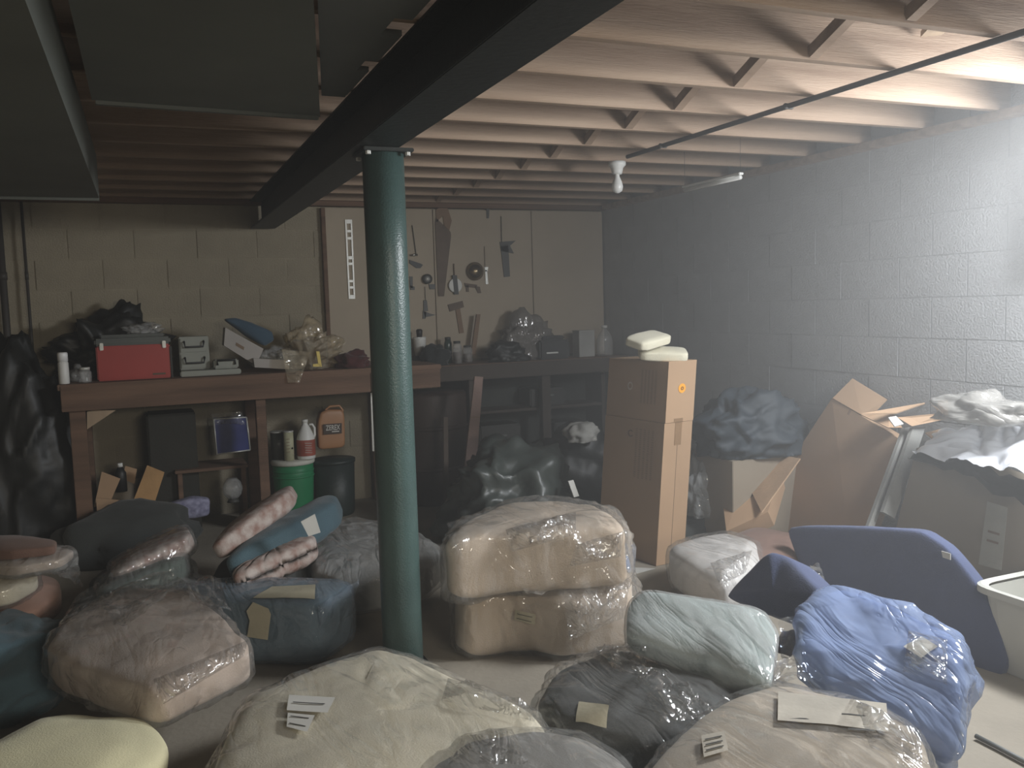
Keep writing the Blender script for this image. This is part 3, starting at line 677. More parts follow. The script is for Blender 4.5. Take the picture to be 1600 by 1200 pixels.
sb = [WY(x, y, 5.72) for x, y in ((693, 652), (700, 652), (699, 735), (692, 735))]
sb[2].z = sb[3].z = .002
prism('plank', sb, .015, mat('dull_board', (.14, .11, .09), .8), t)
t = thing('shelf_rack', (2.75, 6.25, 0), 'dark low shelf crammed in shadow under the right bench', 'shelf')
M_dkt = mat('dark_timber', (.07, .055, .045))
box('shade_panel', (2.80, 6.55, .002), (1.40, .015, .88), mat('shade_backing', (.045, .05, .045), .9), t)  # dark sheet added to imitate the deep shade under the bench
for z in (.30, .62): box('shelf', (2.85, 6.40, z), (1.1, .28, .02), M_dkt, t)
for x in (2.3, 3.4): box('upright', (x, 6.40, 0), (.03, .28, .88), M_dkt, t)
for i, (x, z, s, lb) in enumerate(((2.45, .325, (.34, .26, .20), 'dark flat case on the lower shelf under the right bench'), (2.86, .645, (.3, .25, .14), 'dark case on the upper shelf under the right bench'), (3.05, .325, (.26, .24, .18), 'dark case beside the flat one on the lower shelf'))):
    t = thing('dark_case', (x+.05, 6.40, z), lb, 'case'); box('case_body', (x+.05, 6.40, z), s, mat('dark_case_shell', (.035, .035, .032), .5), t, bevel=.01); box('latch', (x+.05, 6.40-s[1]/2-.004, z+s[2]*.55), (.1, .006, .012), M_duct2, t, bevel=0)
# ------------------------------------------------------------------ cardboard stack
def hexa(name, B, T, m, parent=None):
    return mo(name, B+T, [(3, 2, 1, 0), (4, 5, 6, 7), (0, 1, 5, 4), (1, 2, 6, 5), (2, 3, 7, 6), (3, 0, 4, 7)], m, parent)
Fb = Vector((2.505, 4.05, 0)); Lb = Fb+Vector((-.14, .99, 0))*.53; Rb = Fb+Vector((.99, .14, 0))*.20; Kb = Lb+Rb-Fb
lean = Vector((.125, 0, 0)); zt = .782; zt2 = 1.118
def lift(p, z, z1=1.118): return Vector((p.x+.095*z/z1, p.y, z))
def carton(name, z0, z1, label, sh=0):
    o4 = [Fb, Rb, Kb, Lb]
    B = [lift(p, z0)+Vector((sh, 0, 0)) for p in o4]; T = [lift(p, z1)+Vector((sh, 0, 0)) for p in o4]
    t = thing(name, B[0], label, 'box')
    hexa('carton_body', B, T, M_card, t)
    L = [T[3], T[0], B[0], B[3]]; R = [T[0], T[1], B[1], B[0]]
    return t, L, R, T
t, L, R, T = carton('tall_carton', 0.002, zt, 'tall plain cardboard carton at the bottom of the stack')
M_tape = mat('brown_tape', (.33, .21, .12), .35)
decal('tape', inset(R, .38, 0, .62, .16), M_tape, t)
decal('flap_seam', inset(R, .49, .0, .505, 1), M_ink, t, .001)
text('C', inset(L, .42, .08, .50, .13), M_ink, t, .003, 'stamp')
def print_cols(L, u0, u1, v0, v1, n, parent, m=mat('faint_grey_print', (.34, .225, .14), .85, 0, 3, 0)):
    bm = bmesh.new(); nn = facing(L); o0 = L[3]
    for i in range(n):
        u = u0+(u1-u0)*i/n; v = v0
        while v < v1:
            h = random.uniform(.006, .013)
            P = [p+nn*.002-o0 for p in inset(L, u, v, u+(u1-u0)/n*.5, min(v1, v+h))]
            bm.faces.new([bm.verts.new(p) for p in P]); v += h+.006
    o = bmo('printed_text', bm, m, parent, o0); return o
print_cols(L, .55, .88, .06, .42, 5, t)
t, L, R, T = carton('square_carton', zt+.002, zt2, 'square cardboard carton with an orange sticker, upper of the stack', .004)
print_cols(L, .58, .86, .16, .72, 5, t)
def ring(Q, r0, r1, m, parent, name, lift_=.002, seg=28):
    c = sum(Q, Vector())/4; ex = (Q[1]-Q[0]).normalized(); ey = (Q[3]-Q[0]).normalized(); n = facing(Q); V = []; F = []
    for k in range(seg):
        a = 2*math.pi*k/seg
        for r in (r0, r1): V.append(c+n*lift_+(ex*math.cos(a)+ey*math.sin(a))*r)
    for k in range(seg): j = (k+1) % seg; F.append((2*k, 2*k+1, 2*j+1, 2*j))
    return mo(name, V, F, m, parent)
ring(inset(L, .34, .38, .46, .52), .014, .024, mat('pale_print', (.66, .56, .46), .8), t, 'round_emblem')
q = inset(R, .42, .37, .62, .53)
ring(q, .0005, .026, mat('orange_sticker', (.95, .42, .04), .6, .02), t, 'orange_sticker')
ring(q, .005, .010, mat('sticker_ink', (.30, .13, .03), .6), t, 'sticker_symbol', .004)
decal('tape', inset(R, .30, .94, .62, 1), M_tape, t, .001)
# folded cream cloths on the stack
M_cream = fabric('cream_cloth', (.78, .74, .58), .04)
zc = zt2
def rect(c, lx, ly, rz, tilt=0, roll=0):
    M = Matrix.Rotation(rz, 3, 'Z') @ Matrix.Rotation(tilt, 3, 'Y') @ Matrix.Rotation(roll, 3, 'X')
    return [Vector(c)+M @ Vector((sx*lx/2, sy*ly/2, 0)) for sx, sy in ((-1, -1), (1, -1), (1, 1), (-1, 1))]
o = soft('folded_cloth', rect(WY(1036, 545, 4.16), .27, .15, -.45, .05, .22), .058, M_cream, n=5, puff=.004, amp=.004, seed=2); tag(o, 'folded cream cloth bundle lying directly on the carton stack', 'cloth')
o = soft('folded_cloth', rect(WY(1014, 524, 4.14), .26, .15, .35, -.13, .25), .055, M_cream, n=5, puff=.004, amp=.004, seed=7); tag(o, 'folded cream cloth bundle crossed over the lower one', 'cloth')

# ------------------------------------------------------------------ cushions on the floor
def planar(p0, p1, p2):
    n = (p1-p0).cross(p2-p0).normalized()
    def f(x, y):
        d = ray(x, y); e = Vector((0, 0, EYE)); return e+d*((p0-e).dot(n)/d.dot(n))
    return f
def PZ(pts, z): return [W(x, y, z) for x, y in pts]
def P3(pts): return [W(x, y, z) for x, y, z in pts]
from mathutils.bvhtree import BVHTree
_BV = {}
def BVH(parent):
    V = []; F = []
    for q in [parent]+[ch for ch in parent.children if ch.name.startswith('plastic_wrap')]:
        M = wm(q); k = len(V); V += [M @ v.co for v in q.data.vertices]; F += [[i+k for i in f.vertices] for f in q.data.polygons]
    _BV[parent.name] = BVHTree.FromPolygons(V, F)
def drape(name, P, parent, m, lift=.003, nu=8, nv=6):
    """small sheet laid onto the surface of its cushion: each point slides onto the wrap along the label's normal"""
    if parent.name not in _BV: BVH(parent)
    bv = _BV[parent.name]; e = Vector((0, 0, EYE)); H = []
    for p in P:
        h = bv.ray_cast(e, (p-e).normalized())[0]
        H.append(h if h is not None and (h-p).length < .3 else p)
    P = H; n = facing(P); G = []
    for i in range(nu+1):
        for j in range(nv+1):
            u, v = i/nu, j/nv
            p = (P[0].lerp(P[1], u)).lerp(P[3].lerp(P[2], u), v)
            h = bv.ray_cast(p+n*.06, -n, .12)[0]
            G.append((p, (h-p).dot(n) if h is not None else 0))
    G = [p+n*(max(h, 0)*.8+min(h, 0)*.15+lift+.002) for p, h in G]
    # even out creases a little so that paper stays paper
    return mo(name, G, [(i*(nv+1)+j, (i+1)*(nv+1)+j, (i+1)*(nv+1)+j+1, i*(nv+1)+j+1) for i in range(nu) for j in range(nv)], m, parent, smooth=True)
def lab(px, z, parent, m=M_paper, name='paper_label', up=.012, lines=0):
    P = P3([(x, y, z) for x, y in px]) if not isinstance(z, (list, tuple)) else P3([(x, y, zz) for (x, y), zz in zip(px, z)])
    o = drape(name, P[:4], parent, m)
    for k in range(lines):
        v = .25+.5*k/max(1, lines-1) if lines > 1 else .5
        drape('print_line', inset(P[:4], .12, v, .85, v+.06), parent, M_toold, .006)
    return o
c_beige = fabric('beige_cotton', (.58, .47, .36)); c_cream = fabric('cream_cotton', (.84, .77, .60)); c_yel = fabric('pale_yellow_cotton', (.80, .75, .49))
c_pink = fabric('dusty_beige_cotton', (.56, .45, .37), .14, 3); c_teal = fabric('slate_teal_cotton', (.065, .115, .14)); c_grey = fabric('grey_cotton', (.22, .22, .20))
c_sage = fabric('sage_grey_cotton', (.36, .43, .42)); c_navy = fabric('navy_cotton', (.065, .085, .17)); c_blue = fabric('periwinkle_cotton', (.20, .28, .50))
c_dkgreen = fabric('dark_green_cotton', (.035, .06, .045)); c_dk = fabric('charcoal_cotton', (.045, .05, .048)); c_white = fabric('off_white_cotton', (.76, .73, .70))
c_floral = mat('faded_floral', (.42, .37, .34), .9, .3, 22, .2, 120, col2=(.26, .15, .12)); c_salmon = fabric('salmon_cotton', (.42, .25, .19)); c_brown = fabric('brown_cotton', (.22, .13, .10))

# back layer, left
o = blob('dark_cushion', W(205, 872, 0), (.40, .24, .34), c_dk, amp=.12, ridge=.05, seed=31); tag(o, 'dull dark cushion heap before the open carton under the bench', 'cushion')
wrapped('grey_cushion', PZ([(478, 838), (500, 815), (550, 804), (600, 812), (650, 826), (692, 852), (668, 874), (600, 892), (530, 900), (485, 884)], .26), .2, c_grey, F_haze, 'grey cushion in clear plastic behind the green column', n=6, seed=3)
tag(soft('black_cushion', PZ([(320, 905), (350, 862), (440, 850), (520, 856), (520, 890), (440, 925), (360, 925)], .20), .18, c_dk, seed=71), 'black cushion lying in shadow under the slanted pads', 'cushion')
tag(soft('black_cushion', PZ([(130, 905), (170, 875), (260, 862), (310, 866), (300, 895), (220, 915)], .24), .22, c_dk, seed=72), 'black cushion in shadow beneath the dark green pad', 'cushion')
# slanted trio of pads by the green bucket
def pad(name, A, B, up, dv, t, m, label, fm=None, **k):
    """long pad seen edge on: A to B is its near edge, up the pixel width of that edge, dv its depth direction"""
    dv = Vector(dv); P = [A, B, B+dv, A+dv]
    if fm: return wrapped(name, P, t, m, fm, label, **k)
    return tag(soft(name, P, t, m, **k), label, 'cushion')
A, B = WY(322, 856, 4.1), WY(448, 766, 4.35)
pad('patterned_pad', A, B, 0, (.08, .38, -.03), .095, c_floral, 'faded floral seat pad slanting up highest beside the bucket', n=5, puff=.015, amp=.008, seed=4)
A, B = WY(345, 876, 3.98), WY(522, 782, 4.3)
o = pad('blue_pad', A, B, 0, (.08, .38, -.02), .15, c_teal, 'slate blue seat pad with a white tag slanting between the floral pads', n=5, puff=.012, amp=.012, seed=5)
prism('paper_label', [WY(x, y, 3.93) for x, y in ((470, 815), (492, 803), (501, 832), (482, 838))], .004, M_paper, o)
A, B = WY(358, 898, 3.86), WY(492, 838, 4.08)
pad('tufted_pad', A, B, 0, (.05, .38, -.03), .12, c_floral, 'tufted floral pad with ribbed sections lying lowest of the slanted pads', n=5, puff=.01, amp=.01, seams=11, seed=6, M=140)
A, B = WY(170, 898, 4.1), WY(300, 832, 4.3)
pad('floral_pad', A, B, 0, (-.02, .38, -.03), .095, c_floral, 'floral pad in glossy plastic with a white end, left of the slanted trio', F_clear, n=5, puff=.01, amp=.008, seed=7, ridge=.014)
A, B = WY(150, 925, 3.95), WY(292, 868, 4.2)
pad('green_pad', A, B, 0, (-.02, .38, -.03), .115, c_dkgreen, 'dark green pad directly under the glossy floral pad', F_clear, n=5, puff=.01, amp=.008, seed=8)
# far left layers
for pts, z, t_, m_, lb, fm in (
    ([(-60, 935), (-40, 895), (40, 888), (92, 900), (96, 922), (60, 948), (-20, 965)], .22, .12, c_salmon, 'salmon cushion lowest in the pile at far left', None),
    ([(-70, 900), (-50, 870), (10, 868), (52, 878), (60, 893), (20, 915), (-40, 925)], .34, .09, c_cream, 'cream cushion with bright glints in the pile at far left', F_clear),
    ([(-60, 875), (-40, 850), (40, 848), (118, 856), (95, 872), (20, 885)], .42, .05, c_pink, 'thin beige pad in plastic second from top at far left', F_haze),
    ([(-60, 850), (-40, 836), (40, 836), (90, 842), (86, 852), (10, 860)], .48, .05, c_brown, 'thin brown pad on top of the pile at far left', None)):
    P = PZ(pts, z)
    if fm: wrapped('stacked_cushion', P, t_, m_, fm, lb, 'cushions piled at far left', seed=int(z*100))
    else: tag(soft('stacked_cushion', P, t_, m_, seed=int(z*100), amp=.008), lb, 'cushion', 'cushions piled at far left')
o = sheet('plastic_scrap', W(60, 868, .34), W(122, 872, .30), W(130, 915, .2), W(100, 905, .26), F_haze, seed=9, nu=14, nv=14); tag(o, 'flap of cloudy plastic hanging from the far left pile', 'plastic sheet')
o = wrapped('green_cushion', PZ([(95, 960), (130, 915), (200, 893), (300, 890), (350, 905), (345, 940), (240, 950), (130, 985)], .24), .2, c_dkgreen, F_haze, 'dark green cushion in cloudy plastic behind the dusty beige one', n=5, seed=12)
o = blob('navy_cushion', W(20, 1090, 0), (.24, .34, .30), c_teal, amp=.15, ridge=.06, seed=33, sub=5); tag(o, 'dark slate blue cushion slumped at the left edge', 'cushion')
# dusty beige wrapped cushion
o = wrapped('beige_cushion', PZ([(68, 1000), (105, 955), (150, 928), (210, 912), (290, 912), (350, 955), (396, 1002), (332, 1036), (246, 1072), (150, 1046), (88, 1022)], .32), .15, c_pink, F_clear, 'dusty beige crumpled cushion in glossy plastic at left', n=6, puff=.018, amp=.014, ridge=.016, seed=13, cat='cushion')
sheet('plastic_flap', W(290, 905, .36), W(345, 905, .36), W(362, 962, .33), W(300, 940, .40), F_clear, o, seed=8)
sheet('plastic_flap', W(130, 935, .34), W(250, 888, .38), W(300, 915, .36), W(190, 975, .38), F_clear, o, seed=18)
# slate box cushion
P = PZ([(262, 915), (345, 902), (560, 905), (496, 944), (365, 940), (262, 936)], .27)
o = wrapped('box_cushion', P, .26, c_teal, film('bluish_polythene', (.9, .95, 1), .22, (.5, .6, .7)), 'slate blue box cushion with torn paper labels left of the column', n=9, puff=.004, amp=.004, ridge=.006, seed=14)
lab([(395, 936), (425, 918), (493, 915), (492, 938)], .27, o, mat('tan_paper', (.45, .41, .30), .8), up=.02)
ff = [W(496, 944, .27), W(365, 940, .27)]; Y0 = ff[1].y-.0
def fl_(x, y, Y): return WY(x, y, Y)
pf = planar(P[3]+Vector((0, -.035, 0)), P[4]+Vector((0, -.035, 0)), P[4]+Vector((0, -.035, -.2)))
prism('paper_label', [pf(x, y) for x, y in ((385, 955), (395, 941), (419, 951), (423, 960), (418, 1000), (386, 995), (390, 970))], .002, mat('tan_paper', (.45, .41, .30)), o)
A = W(496, 944, .27); sheet('plastic_tail', W(560, 905, .27), W(496, 946, .27), W(492, 1028, .01), W(545, 985, .06), film('bluish_polythene'), o, seed=11, amp=.01, ridge=.01)
# cream cushion
tf = [(W(572, 1052, .285), .022, .03), (W(632, 1108, .285), .022, .03), (W(470, 1110, .285), .02, .02)]
o = wrapped('cream_cushion', PZ([(592, 1000), (640, 1012), (705, 1042), (830, 1095), (860, 1128), (800, 1165), (700, 1200), (560, 1300), (290, 1290), (345, 1140), (385, 1075), (480, 1035)], .28), .22, c_cream, F_clear, 'large cream tufted cushion in clear plastic with white labels', n=6, puff=.018, amp=.01, ridge=.012, seed=15, tuft=tf)
lab([(452, 1088), (524, 1092), (512, 1116), (448, 1112)], .30, o, up=.02, lines=1); lab([(450, 1116), (492, 1120), (480, 1146), (448, 1138)], .295, o, up=.02, lines=2)
# yellow cushion
o = soft('yellow_cushion', PZ([(60, 1106), (110, 1100), (170, 1106), (228, 1106), (262, 1142), (258, 1166), (180, 1235), (60, 1300), (-120, 1330), (-130, 1190), (-20, 1150)], .22), .13, c_yel, n=3.4, puff=.02, amp=.006, seed=16); tag(o, 'bare pale yellow cushion at the lower left corner', 'cushion')
# bottom middle
wrapped('grey_cushion', PZ([(640, 1190), (700, 1142), (760, 1132), (850, 1132), (915, 1142), (970, 1172), (1010, 1215), (1000, 1330), (650, 1330)], .27), .2, fabric('pale_grey_cotton', (.34, .33, .31)), F_clear, 'pale grey cushion in clear plastic at the bottom edge', n=6, puff=.018, seed=17)
# centre stack
o = wrapped('tan_cushion', PZ([(706, 922), (742, 890), (850, 865), (950, 862), (992, 892), (986, 918), (895, 936), (800, 926), (730, 934)], .27), .26, c_beige, F_clear, 'tan cushion with a paper label, lower of the wrapped centre stack', n=8, puff=.01, amp=.018, freq=4, ridge=.028, seed=18)
sheet('plastic_flap', W(800, 897, .33), W(868, 908, .31), W(846, 928, .30), W(790, 908, .33), F_haze, o, seed=12, nu=14, nv=10)
lab([(806, 952), (838, 960), (836, 976), (804, 968)], .2, o, mat('tan_paper', (.45, .41, .30)), up=.05, lines=2)
o = wrapped('tan_cushion', PZ([(694, 838), (730, 803), (790, 786), (870, 776), (928, 782), (968, 806), (980, 826), (930, 828), (850, 832), (770, 836), (712, 846)], .535), .245, c_beige, F_clear, 'tan cushion in gleaming plastic, upper of the centre stack', n=8, puff=.012, amp=.018, freq=4, ridge=.03, seed=19)
sheet('plastic_flap', W(962, 808, .50), W(988, 830, .48), W(988, 858, .44), W(958, 848, .47), F_haze, o, seed=14, nu=14, nv=12, ridge=.03)
for k, q in enumerate(([(756, 812, .53), (800, 830, .52), (795, 885, .34), (772, 872, .38)], [(800, 822, .55), (905, 800, .55), (880, 842, .50), (812, 850, .49)], [(700, 815, .53), (752, 800, .56), (772, 880, .36), (712, 872, .38)])):
    sheet('plastic_flap', *[W(x, y, z)+Vector((-.01, -.02, .0)) for x, y, z in q], F_clear, o, seed=31+k, nu=20, nv=20, ridge=.03, amp=.01)
o = sheet('blue_plastic', W(935, 868, .38), W(975, 850, .40), W(985, 890, .30), W(945, 890, .33), F_blue, seed=15, nu=16, nv=14, ridge=.03); tag(o, 'pale blue plastic tail poking from the centre stack', 'plastic sheet')
o = prism('paper_sheet', PZ([(978, 886), (1024, 888), (980, 900)], .004), .002, M_paper); tag(o, 'white paper scrap on the floor at the foot of the carton', 'paper')
# dark bag and sage pad
o = wrapped('dark_cushion', PZ([(832, 1080), (865, 1035), (960, 1000), (1060, 1020), (1165, 1062), (1150, 1100), (1080, 1150), (990, 1150), (900, 1125)], .26), .24, c_dk, F_clear, 'charcoal cushion in crinkled clear plastic under the sage pad', n=5, puff=.01, amp=.01, ridge=.03, seed=20, rfreq=5)
o = wrapped('sage_cushion', P3([(982, 935, .44), (1005, 917, .47), (1080, 926, .46), (1195, 948, .42), (1215, 985, .38), (1207, 1060, .32), (1188, 1068, .31), (1090, 1028, .33), (978, 990, .38)]), .09, c_sage, F_haze, 'smooth sage grey cushion resting on the charcoal one', n=5, puff=.008, amp=.006, ridge=.003, seed=21, grow=.006)
lab([(905, 1098), (952, 1104), (948, 1140), (900, 1130)], .24, bpy.data.objects['dark_cushion.001'], mat('tan_paper', (.45, .41, .30)))
# big beige
o = wrapped('beige_cushion', PZ([(1000, 1190), (1080, 1112), (1140, 1078), (1215, 1055), (1350, 1080), (1440, 1130), (1465, 1185), (1440, 1330), (980, 1330)], .30), .24, fabric('warm_beige_cotton', (.56, .48, .38)), F_clear, 'large beige cushion with a wide label at the lower right', n=6, puff=.018, amp=.008, ridge=.012, seed=22)
lab([(1216, 1083), (1385, 1100), (1388, 1146), (1215, 1128)], .33, o, mat('sheer_label', (.50, .46, .39), .7), up=.02)
for q in ([(1222, 1102), (1262, 1104), (1262, 1106), (1222, 1104)], [(1222, 1123), (1264, 1125), (1264, 1127), (1222, 1125)], [(1315, 1117), (1358, 1121), (1358, 1123), (1315, 1119)], [(1325, 1140), (1366, 1143), (1366, 1145), (1325, 1142)]):
    lab(q, .333, o, M_toold, 'print_line', up=.024)
lab([(1096, 1152), (1132, 1145), (1138, 1175), (1100, 1186)], .315, o, mat('sheer_label', (.62, .58, .50)), up=.02, lines=3)
# white wrapped
wrapped('white_cushion', PZ([(1040, 850), (1085, 833), (1135, 826), (1190, 842), (1188, 878), (1135, 905), (1092, 885)], .24), .22, c_white, F_clear, 'off-white cushion in gleaming plastic before the tall carton', n=5, puff=.01, ridge=.014, seed=23)
o = soft('brown_cushion', PZ([(1140, 830), (1180, 818), (1250, 830), (1250, 870), (1190, 880)], .22), .18, c_brown, amp=.01, seed=24); tag(o, 'dull brown cushion between the white and the blue cushions', 'cushion')
# blue ones
P = P3([(1198, 858, .45), (1228, 868, .44), (1288, 928, .40), (1284, 938, .38), (1245, 975, .26), (1205, 962, .24), (1130, 932, .22), (1140, 918, .25)])
o = soft('blue_cushion', P, .15, c_navy, n=9, puff=.004, amp=.004, seed=25); tag(o, 'plain blue cushion propped on edge behind the sage cushion', 'cushion')
bp_ = planar(WY(1228, 826, 3.35), WY(1470, 838, 2.55), WY(1300, 960, 3.05))
P = [bp_(x, y) for x, y in ((1226, 826), (1250, 822), (1340, 823), (1438, 829), (1480, 856), (1550, 945), (1575, 1050), (1500, 1085), (1400, 1060), (1290, 960), (1245, 880))]
o = soft('big_blue_cushion', P, .08, c_navy, n=9, puff=.004, amp=.004, seed=26); tag(o, 'big blue cushion standing on edge behind the blue wrapped one', 'cushion')
bb = [bp_(x, y)+Vector((-.02, -.02, 0)) for x, y in ((1470, 858), (1484, 862), (1484, 872), (1472, 868))]; prism('care_tag', bb, .003, M_paper, o)
P = P3([(1252, 968, .36), (1275, 925, .42), (1312, 912, .44), (1385, 940, .42), (1488, 985, .38), (1503, 1022, .36), (1496, 1120, .22), (1482, 1160, .17), (1400, 1118, .20), (1290, 1050, .26), (1248, 1008, .31)])
o = wrapped('wrapped_blue_cushion', P, .14, c_blue, F_blue, 'periwinkle blue cushion in heavily creased plastic at right', n=7, puff=.005, amp=.014, ridge=.03, seed=27, rfreq=3.2)
lab([(1412, 1012), (1440, 996), (1466, 1012), (1440, 1030)], .34, o, up=.05)
# plastic scraps
for A, B, Cc, D, fm, lb, sd in (
    (W(1216, 965, .35), W(1245, 960, .36), W(1262, 1010, .26), W(1222, 1015, .28), F_haze, 'crumpled clear plastic between the sage and blue cushions', 1),
    (W(1215, 1030, .3), W(1262, 1005, .32), W(1290, 1058, .24), W(1225, 1060, .26), F_clear, 'shiny plastic scrap behind the large beige cushion', 2),
    (W(1262, 868, .40), W(1278, 872, .40), W(1290, 912, .34), W(1268, 900, .36), F_clear, 'bright twist of plastic between the two plain blue cushions', 3)):
    o = sheet('plastic_scrap', A, B, Cc, D, fm, seed=sd, nu=18, nv=18, ridge=.04, amp=.03); tag(o, lb, 'plastic sheet')
p = W(1234, 1018, .22); o = blob('dark_rag', p, (.05, .045, .07), fabric('plum', (.07, .045, .06)), seed=44, sub=3); tag(o, 'small plum coloured rag among the plastic scraps', 'rag')

# ------------------------------------------------------------------ right side
def poly(name, pts, t, m, label=None, cat=None, parent=None, g=None):
    P = [WY(*p) if len(p) == 3 else W(p[0], p[1], p[2]) for p in pts]; o = prism(name, P, t, m, parent)
    return tag(o, label, cat, g) if label else o
t = thing('leaning_carton', W(1250, 900, 0), 'tall brown carton leaning at a slant with its lid flap open', 'box')
TL, TR, BR, BL = WX(1300, 622, 3.46), WX(1412, 690, 3.46), WX(1330, 900, 3.32), WX(1150, 850, 3.32)
BR = BR+(BR-TR)*(BR.z-.004)/(TR.z-BR.z); BL = BL+(BL-TL)*(BL.z-.004)/(TL.z-BL.z)
prism('carton_body', [TL, TR, BR, BL], .07, M_card, t)
prism('lid_flap', [WX(1301, 622, 3.455), WX(1332, 591, 3.55), WX(1386, 624, 3.56), WX(1369, 641, 3.5), WX(1346, 648, 3.46)], .006, M_card, t)
prism('side_flap', [WY(1346, 648, 3.45), WY(1392, 640, 3.35), WY(1410, 668, 3.28), WY(1388, 668, 3.3)], .006, M_card, t)
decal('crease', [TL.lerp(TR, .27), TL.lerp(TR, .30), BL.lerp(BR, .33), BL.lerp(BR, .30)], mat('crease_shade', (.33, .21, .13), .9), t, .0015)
for i, (pts, lb) in enumerate((
    ([(1346, 646, 3.35), (1395, 640, 3.32), (1450, 628, 3.25), (1400, 645, 3.28)], 'thin folded cardboard flap jutting above the leaning carton'),
    ([(1402, 652, 3.2), (1475, 645, 3.1), (1478, 655, 3.1), (1425, 666, 3.15)], 'bright cardboard flap lying right of the leaning carton'),
    ([(1388, 652, 3.2), (1400, 650, 3.2), (1412, 662, 3.15), (1398, 666, 3.15)], 'small torn white cardboard corner beside the flaps'),
    ([(1464, 626, 3.1), (1482, 624, 3.1), (1482, 650, 3.08), (1470, 645, 3.08)], 'small upright cardboard tab before the grey bag'),
    ([(1446, 676, 3.05), (1470, 670, 3.05), (1456, 684, 3.0)], 'little cardboard triangle above the black sheet'))):
    o = poly('cardboard_flap', pts, .006, M_card if i != 2 else M_white, lb, 'cardboard', g='loose flaps above the big grey box')
for pts, lb in (([(1414, 668, 3.22), (1422, 668, 3.22), (1364, 830, 3.12), (1354, 830, 3.12)], 'narrow pale strip leaning right of the brown carton'), ([(1427, 668, 3.17), (1446, 668, 3.17), (1398, 810, 3.08), (1380, 800, 3.08)], 'wider grey strip leaning beside the narrow pale one')):
    o = poly('leaning_strip', pts, .02, mat('grey_white_strip', (.34, .34, .32), .7), lb, 'strip')
t = thing('large_carton', W(1480, 930, 0), 'large grey-brown carton with paper labels against the right wall', 'box')
on_l = planar(WY(1432, 700, 3.02), WY(1640, 770, 2.45), WY(1432, 700, 3.02)+Vector((0, 0, -.5))); Q = [on_l(1432, 700), on_l(1660, 778), on_l(1660, 1010), on_l(1372, 935)]
P_ = Q; n = facing(P_); prism('carton_body', Q, .16, M_card2, t)
decal('paper_label', [Q[0].lerp(Q[0], 0)]*0 or inset(Q, .545, .18, .675, .60), mat('dull_label', (.45, .44, .38), .8), t)
decal('faded_label', inset(Q, .10, .50, .19, .60), mat('faded_label_paper', (.36, .32, .25), .8), t)
for v in (.36, .42): decal('print_line', inset(Q, .575, v, .645, v+.015), M_ink, t, .004)
o = sheet('white_sheeting', WX(1425, 705, 3.22), WX(1476, 662, 3.50), WX(1640, 648, 3.54), WX(1640, 730, 3.18), mat('white_polythene_sheet', (.66, .68, .72), .3, .05, 4, .3, 12), seed=5, nu=70, nv=44, ridge=.03, amp=.02, freq=7); tag(o, 'crumpled white sheeting spread over the large carton', 'plastic sheet')
o = sheet('black_sheeting', WY(1418, 707, 2.98), WY(1448, 698, 2.99), WY(1640, 745, 2.40), WY(1640, 785, 2.38), M_blackbag, seed=7, nu=40, nv=14, ridge=.03, amp=.02); tag(o, 'dark plastic edge hanging beneath the white sheeting', 'plastic sheet')
p = WY(1560, 650, 2.72); o = blob('grey_bag', (p.x-.06, p.y+.03, p.z-.02), (.15, .24, .13), film('foggy_bag_film', (.9, .9, .9), .6, (.33, .32, .30)), amp=.2, ridge=.1, seed=51); tag(o, 'pale grey bulging bag on top of the large carton', 'bag')
# boxes and bags between stack and leaning carton
t = thing('small_carton', WY(1140, 740, 4.3), 'small brown carton with a tilted lid right of the stack', 'box')
prism('carton_body', [WY(x, y, Y) for x, y, Y in ((1098, 690, 4.5), (1120, 675, 4.45), (1150, 738, 4.3), (1135, 790, 4.3), (1095, 780, 4.5))], .2, M_card, t)
prism('lid_flap', [WY(x, y, Y) for x, y, Y in ((1120, 675, 4.43), (1162, 671, 4.40), (1182, 712, 4.2), (1150, 738, 4.28))], .006, mat('light_card', (.52, .35, .22), .85), t)
t = thing('flattened_carton', WY(1190, 800, 4.0), 'flattened brown carton with rumpled flaps before the dark bag', 'box')
prism('carton_body', [WY(x, y, Y) for x, y, Y in ((1128, 775, 4.15), (1170, 725, 4.2), (1222, 728, 4.0), (1200, 800, 3.8), (1135, 830, 3.9))], .1, M_card, t)
prism('flap', [WY(x, y, Y) for x, y, Y in ((1165, 735, 4.1), (1172, 712, 4.15), (1200, 712, 4.05), (1196, 730, 4.0))], .008, M_card, t)
prism('flap', [WY(x, y, Y) for x, y, Y in ((1170, 760, 4.05), (1225, 712, 3.98), (1250, 716, 3.85), (1190, 800, 3.78))], .008, mat('light_card', (.52, .35, .22)), t)
p = WY(1222, 700, 4.0); o = blob('dark_blue_bag', (3.2, 4.15, .55), (.32, .26, .36), mat('dark_blue_bag_film', (.03, .042, .055), .65, .1, 4, .3, 10), amp=.14, ridge=.15, seed=52, sub=5); tag(o, 'big dark blue bag lying behind the flattened carton', 'bag')
o = box('bag_crate', (3.22, 4.2, 0), (.52, .45, .55), M_card2); tag(o, 'dark crate hidden in shadow beneath the big dark blue bag', 'crate')
o = blob('white_bag', (WY(1103, 800, 4.25).x, 4.3, .18), (.11, .1, .34), film('white_bag_film', (.9, .95, 1), .55, (.5, .53, .55)), amp=.2, ridge=.25, seed=53); tag(o, 'small translucent white bag between the stack and small carton', 'bag')
o = blob('low_rags', (WY(1103, 800, 4.25).x+.03, 4.4, 0), (.2, .2, .22), c_dk, amp=.2, seed=54); tag(o, 'low dark rag heap under the small translucent white bag', 'rag')
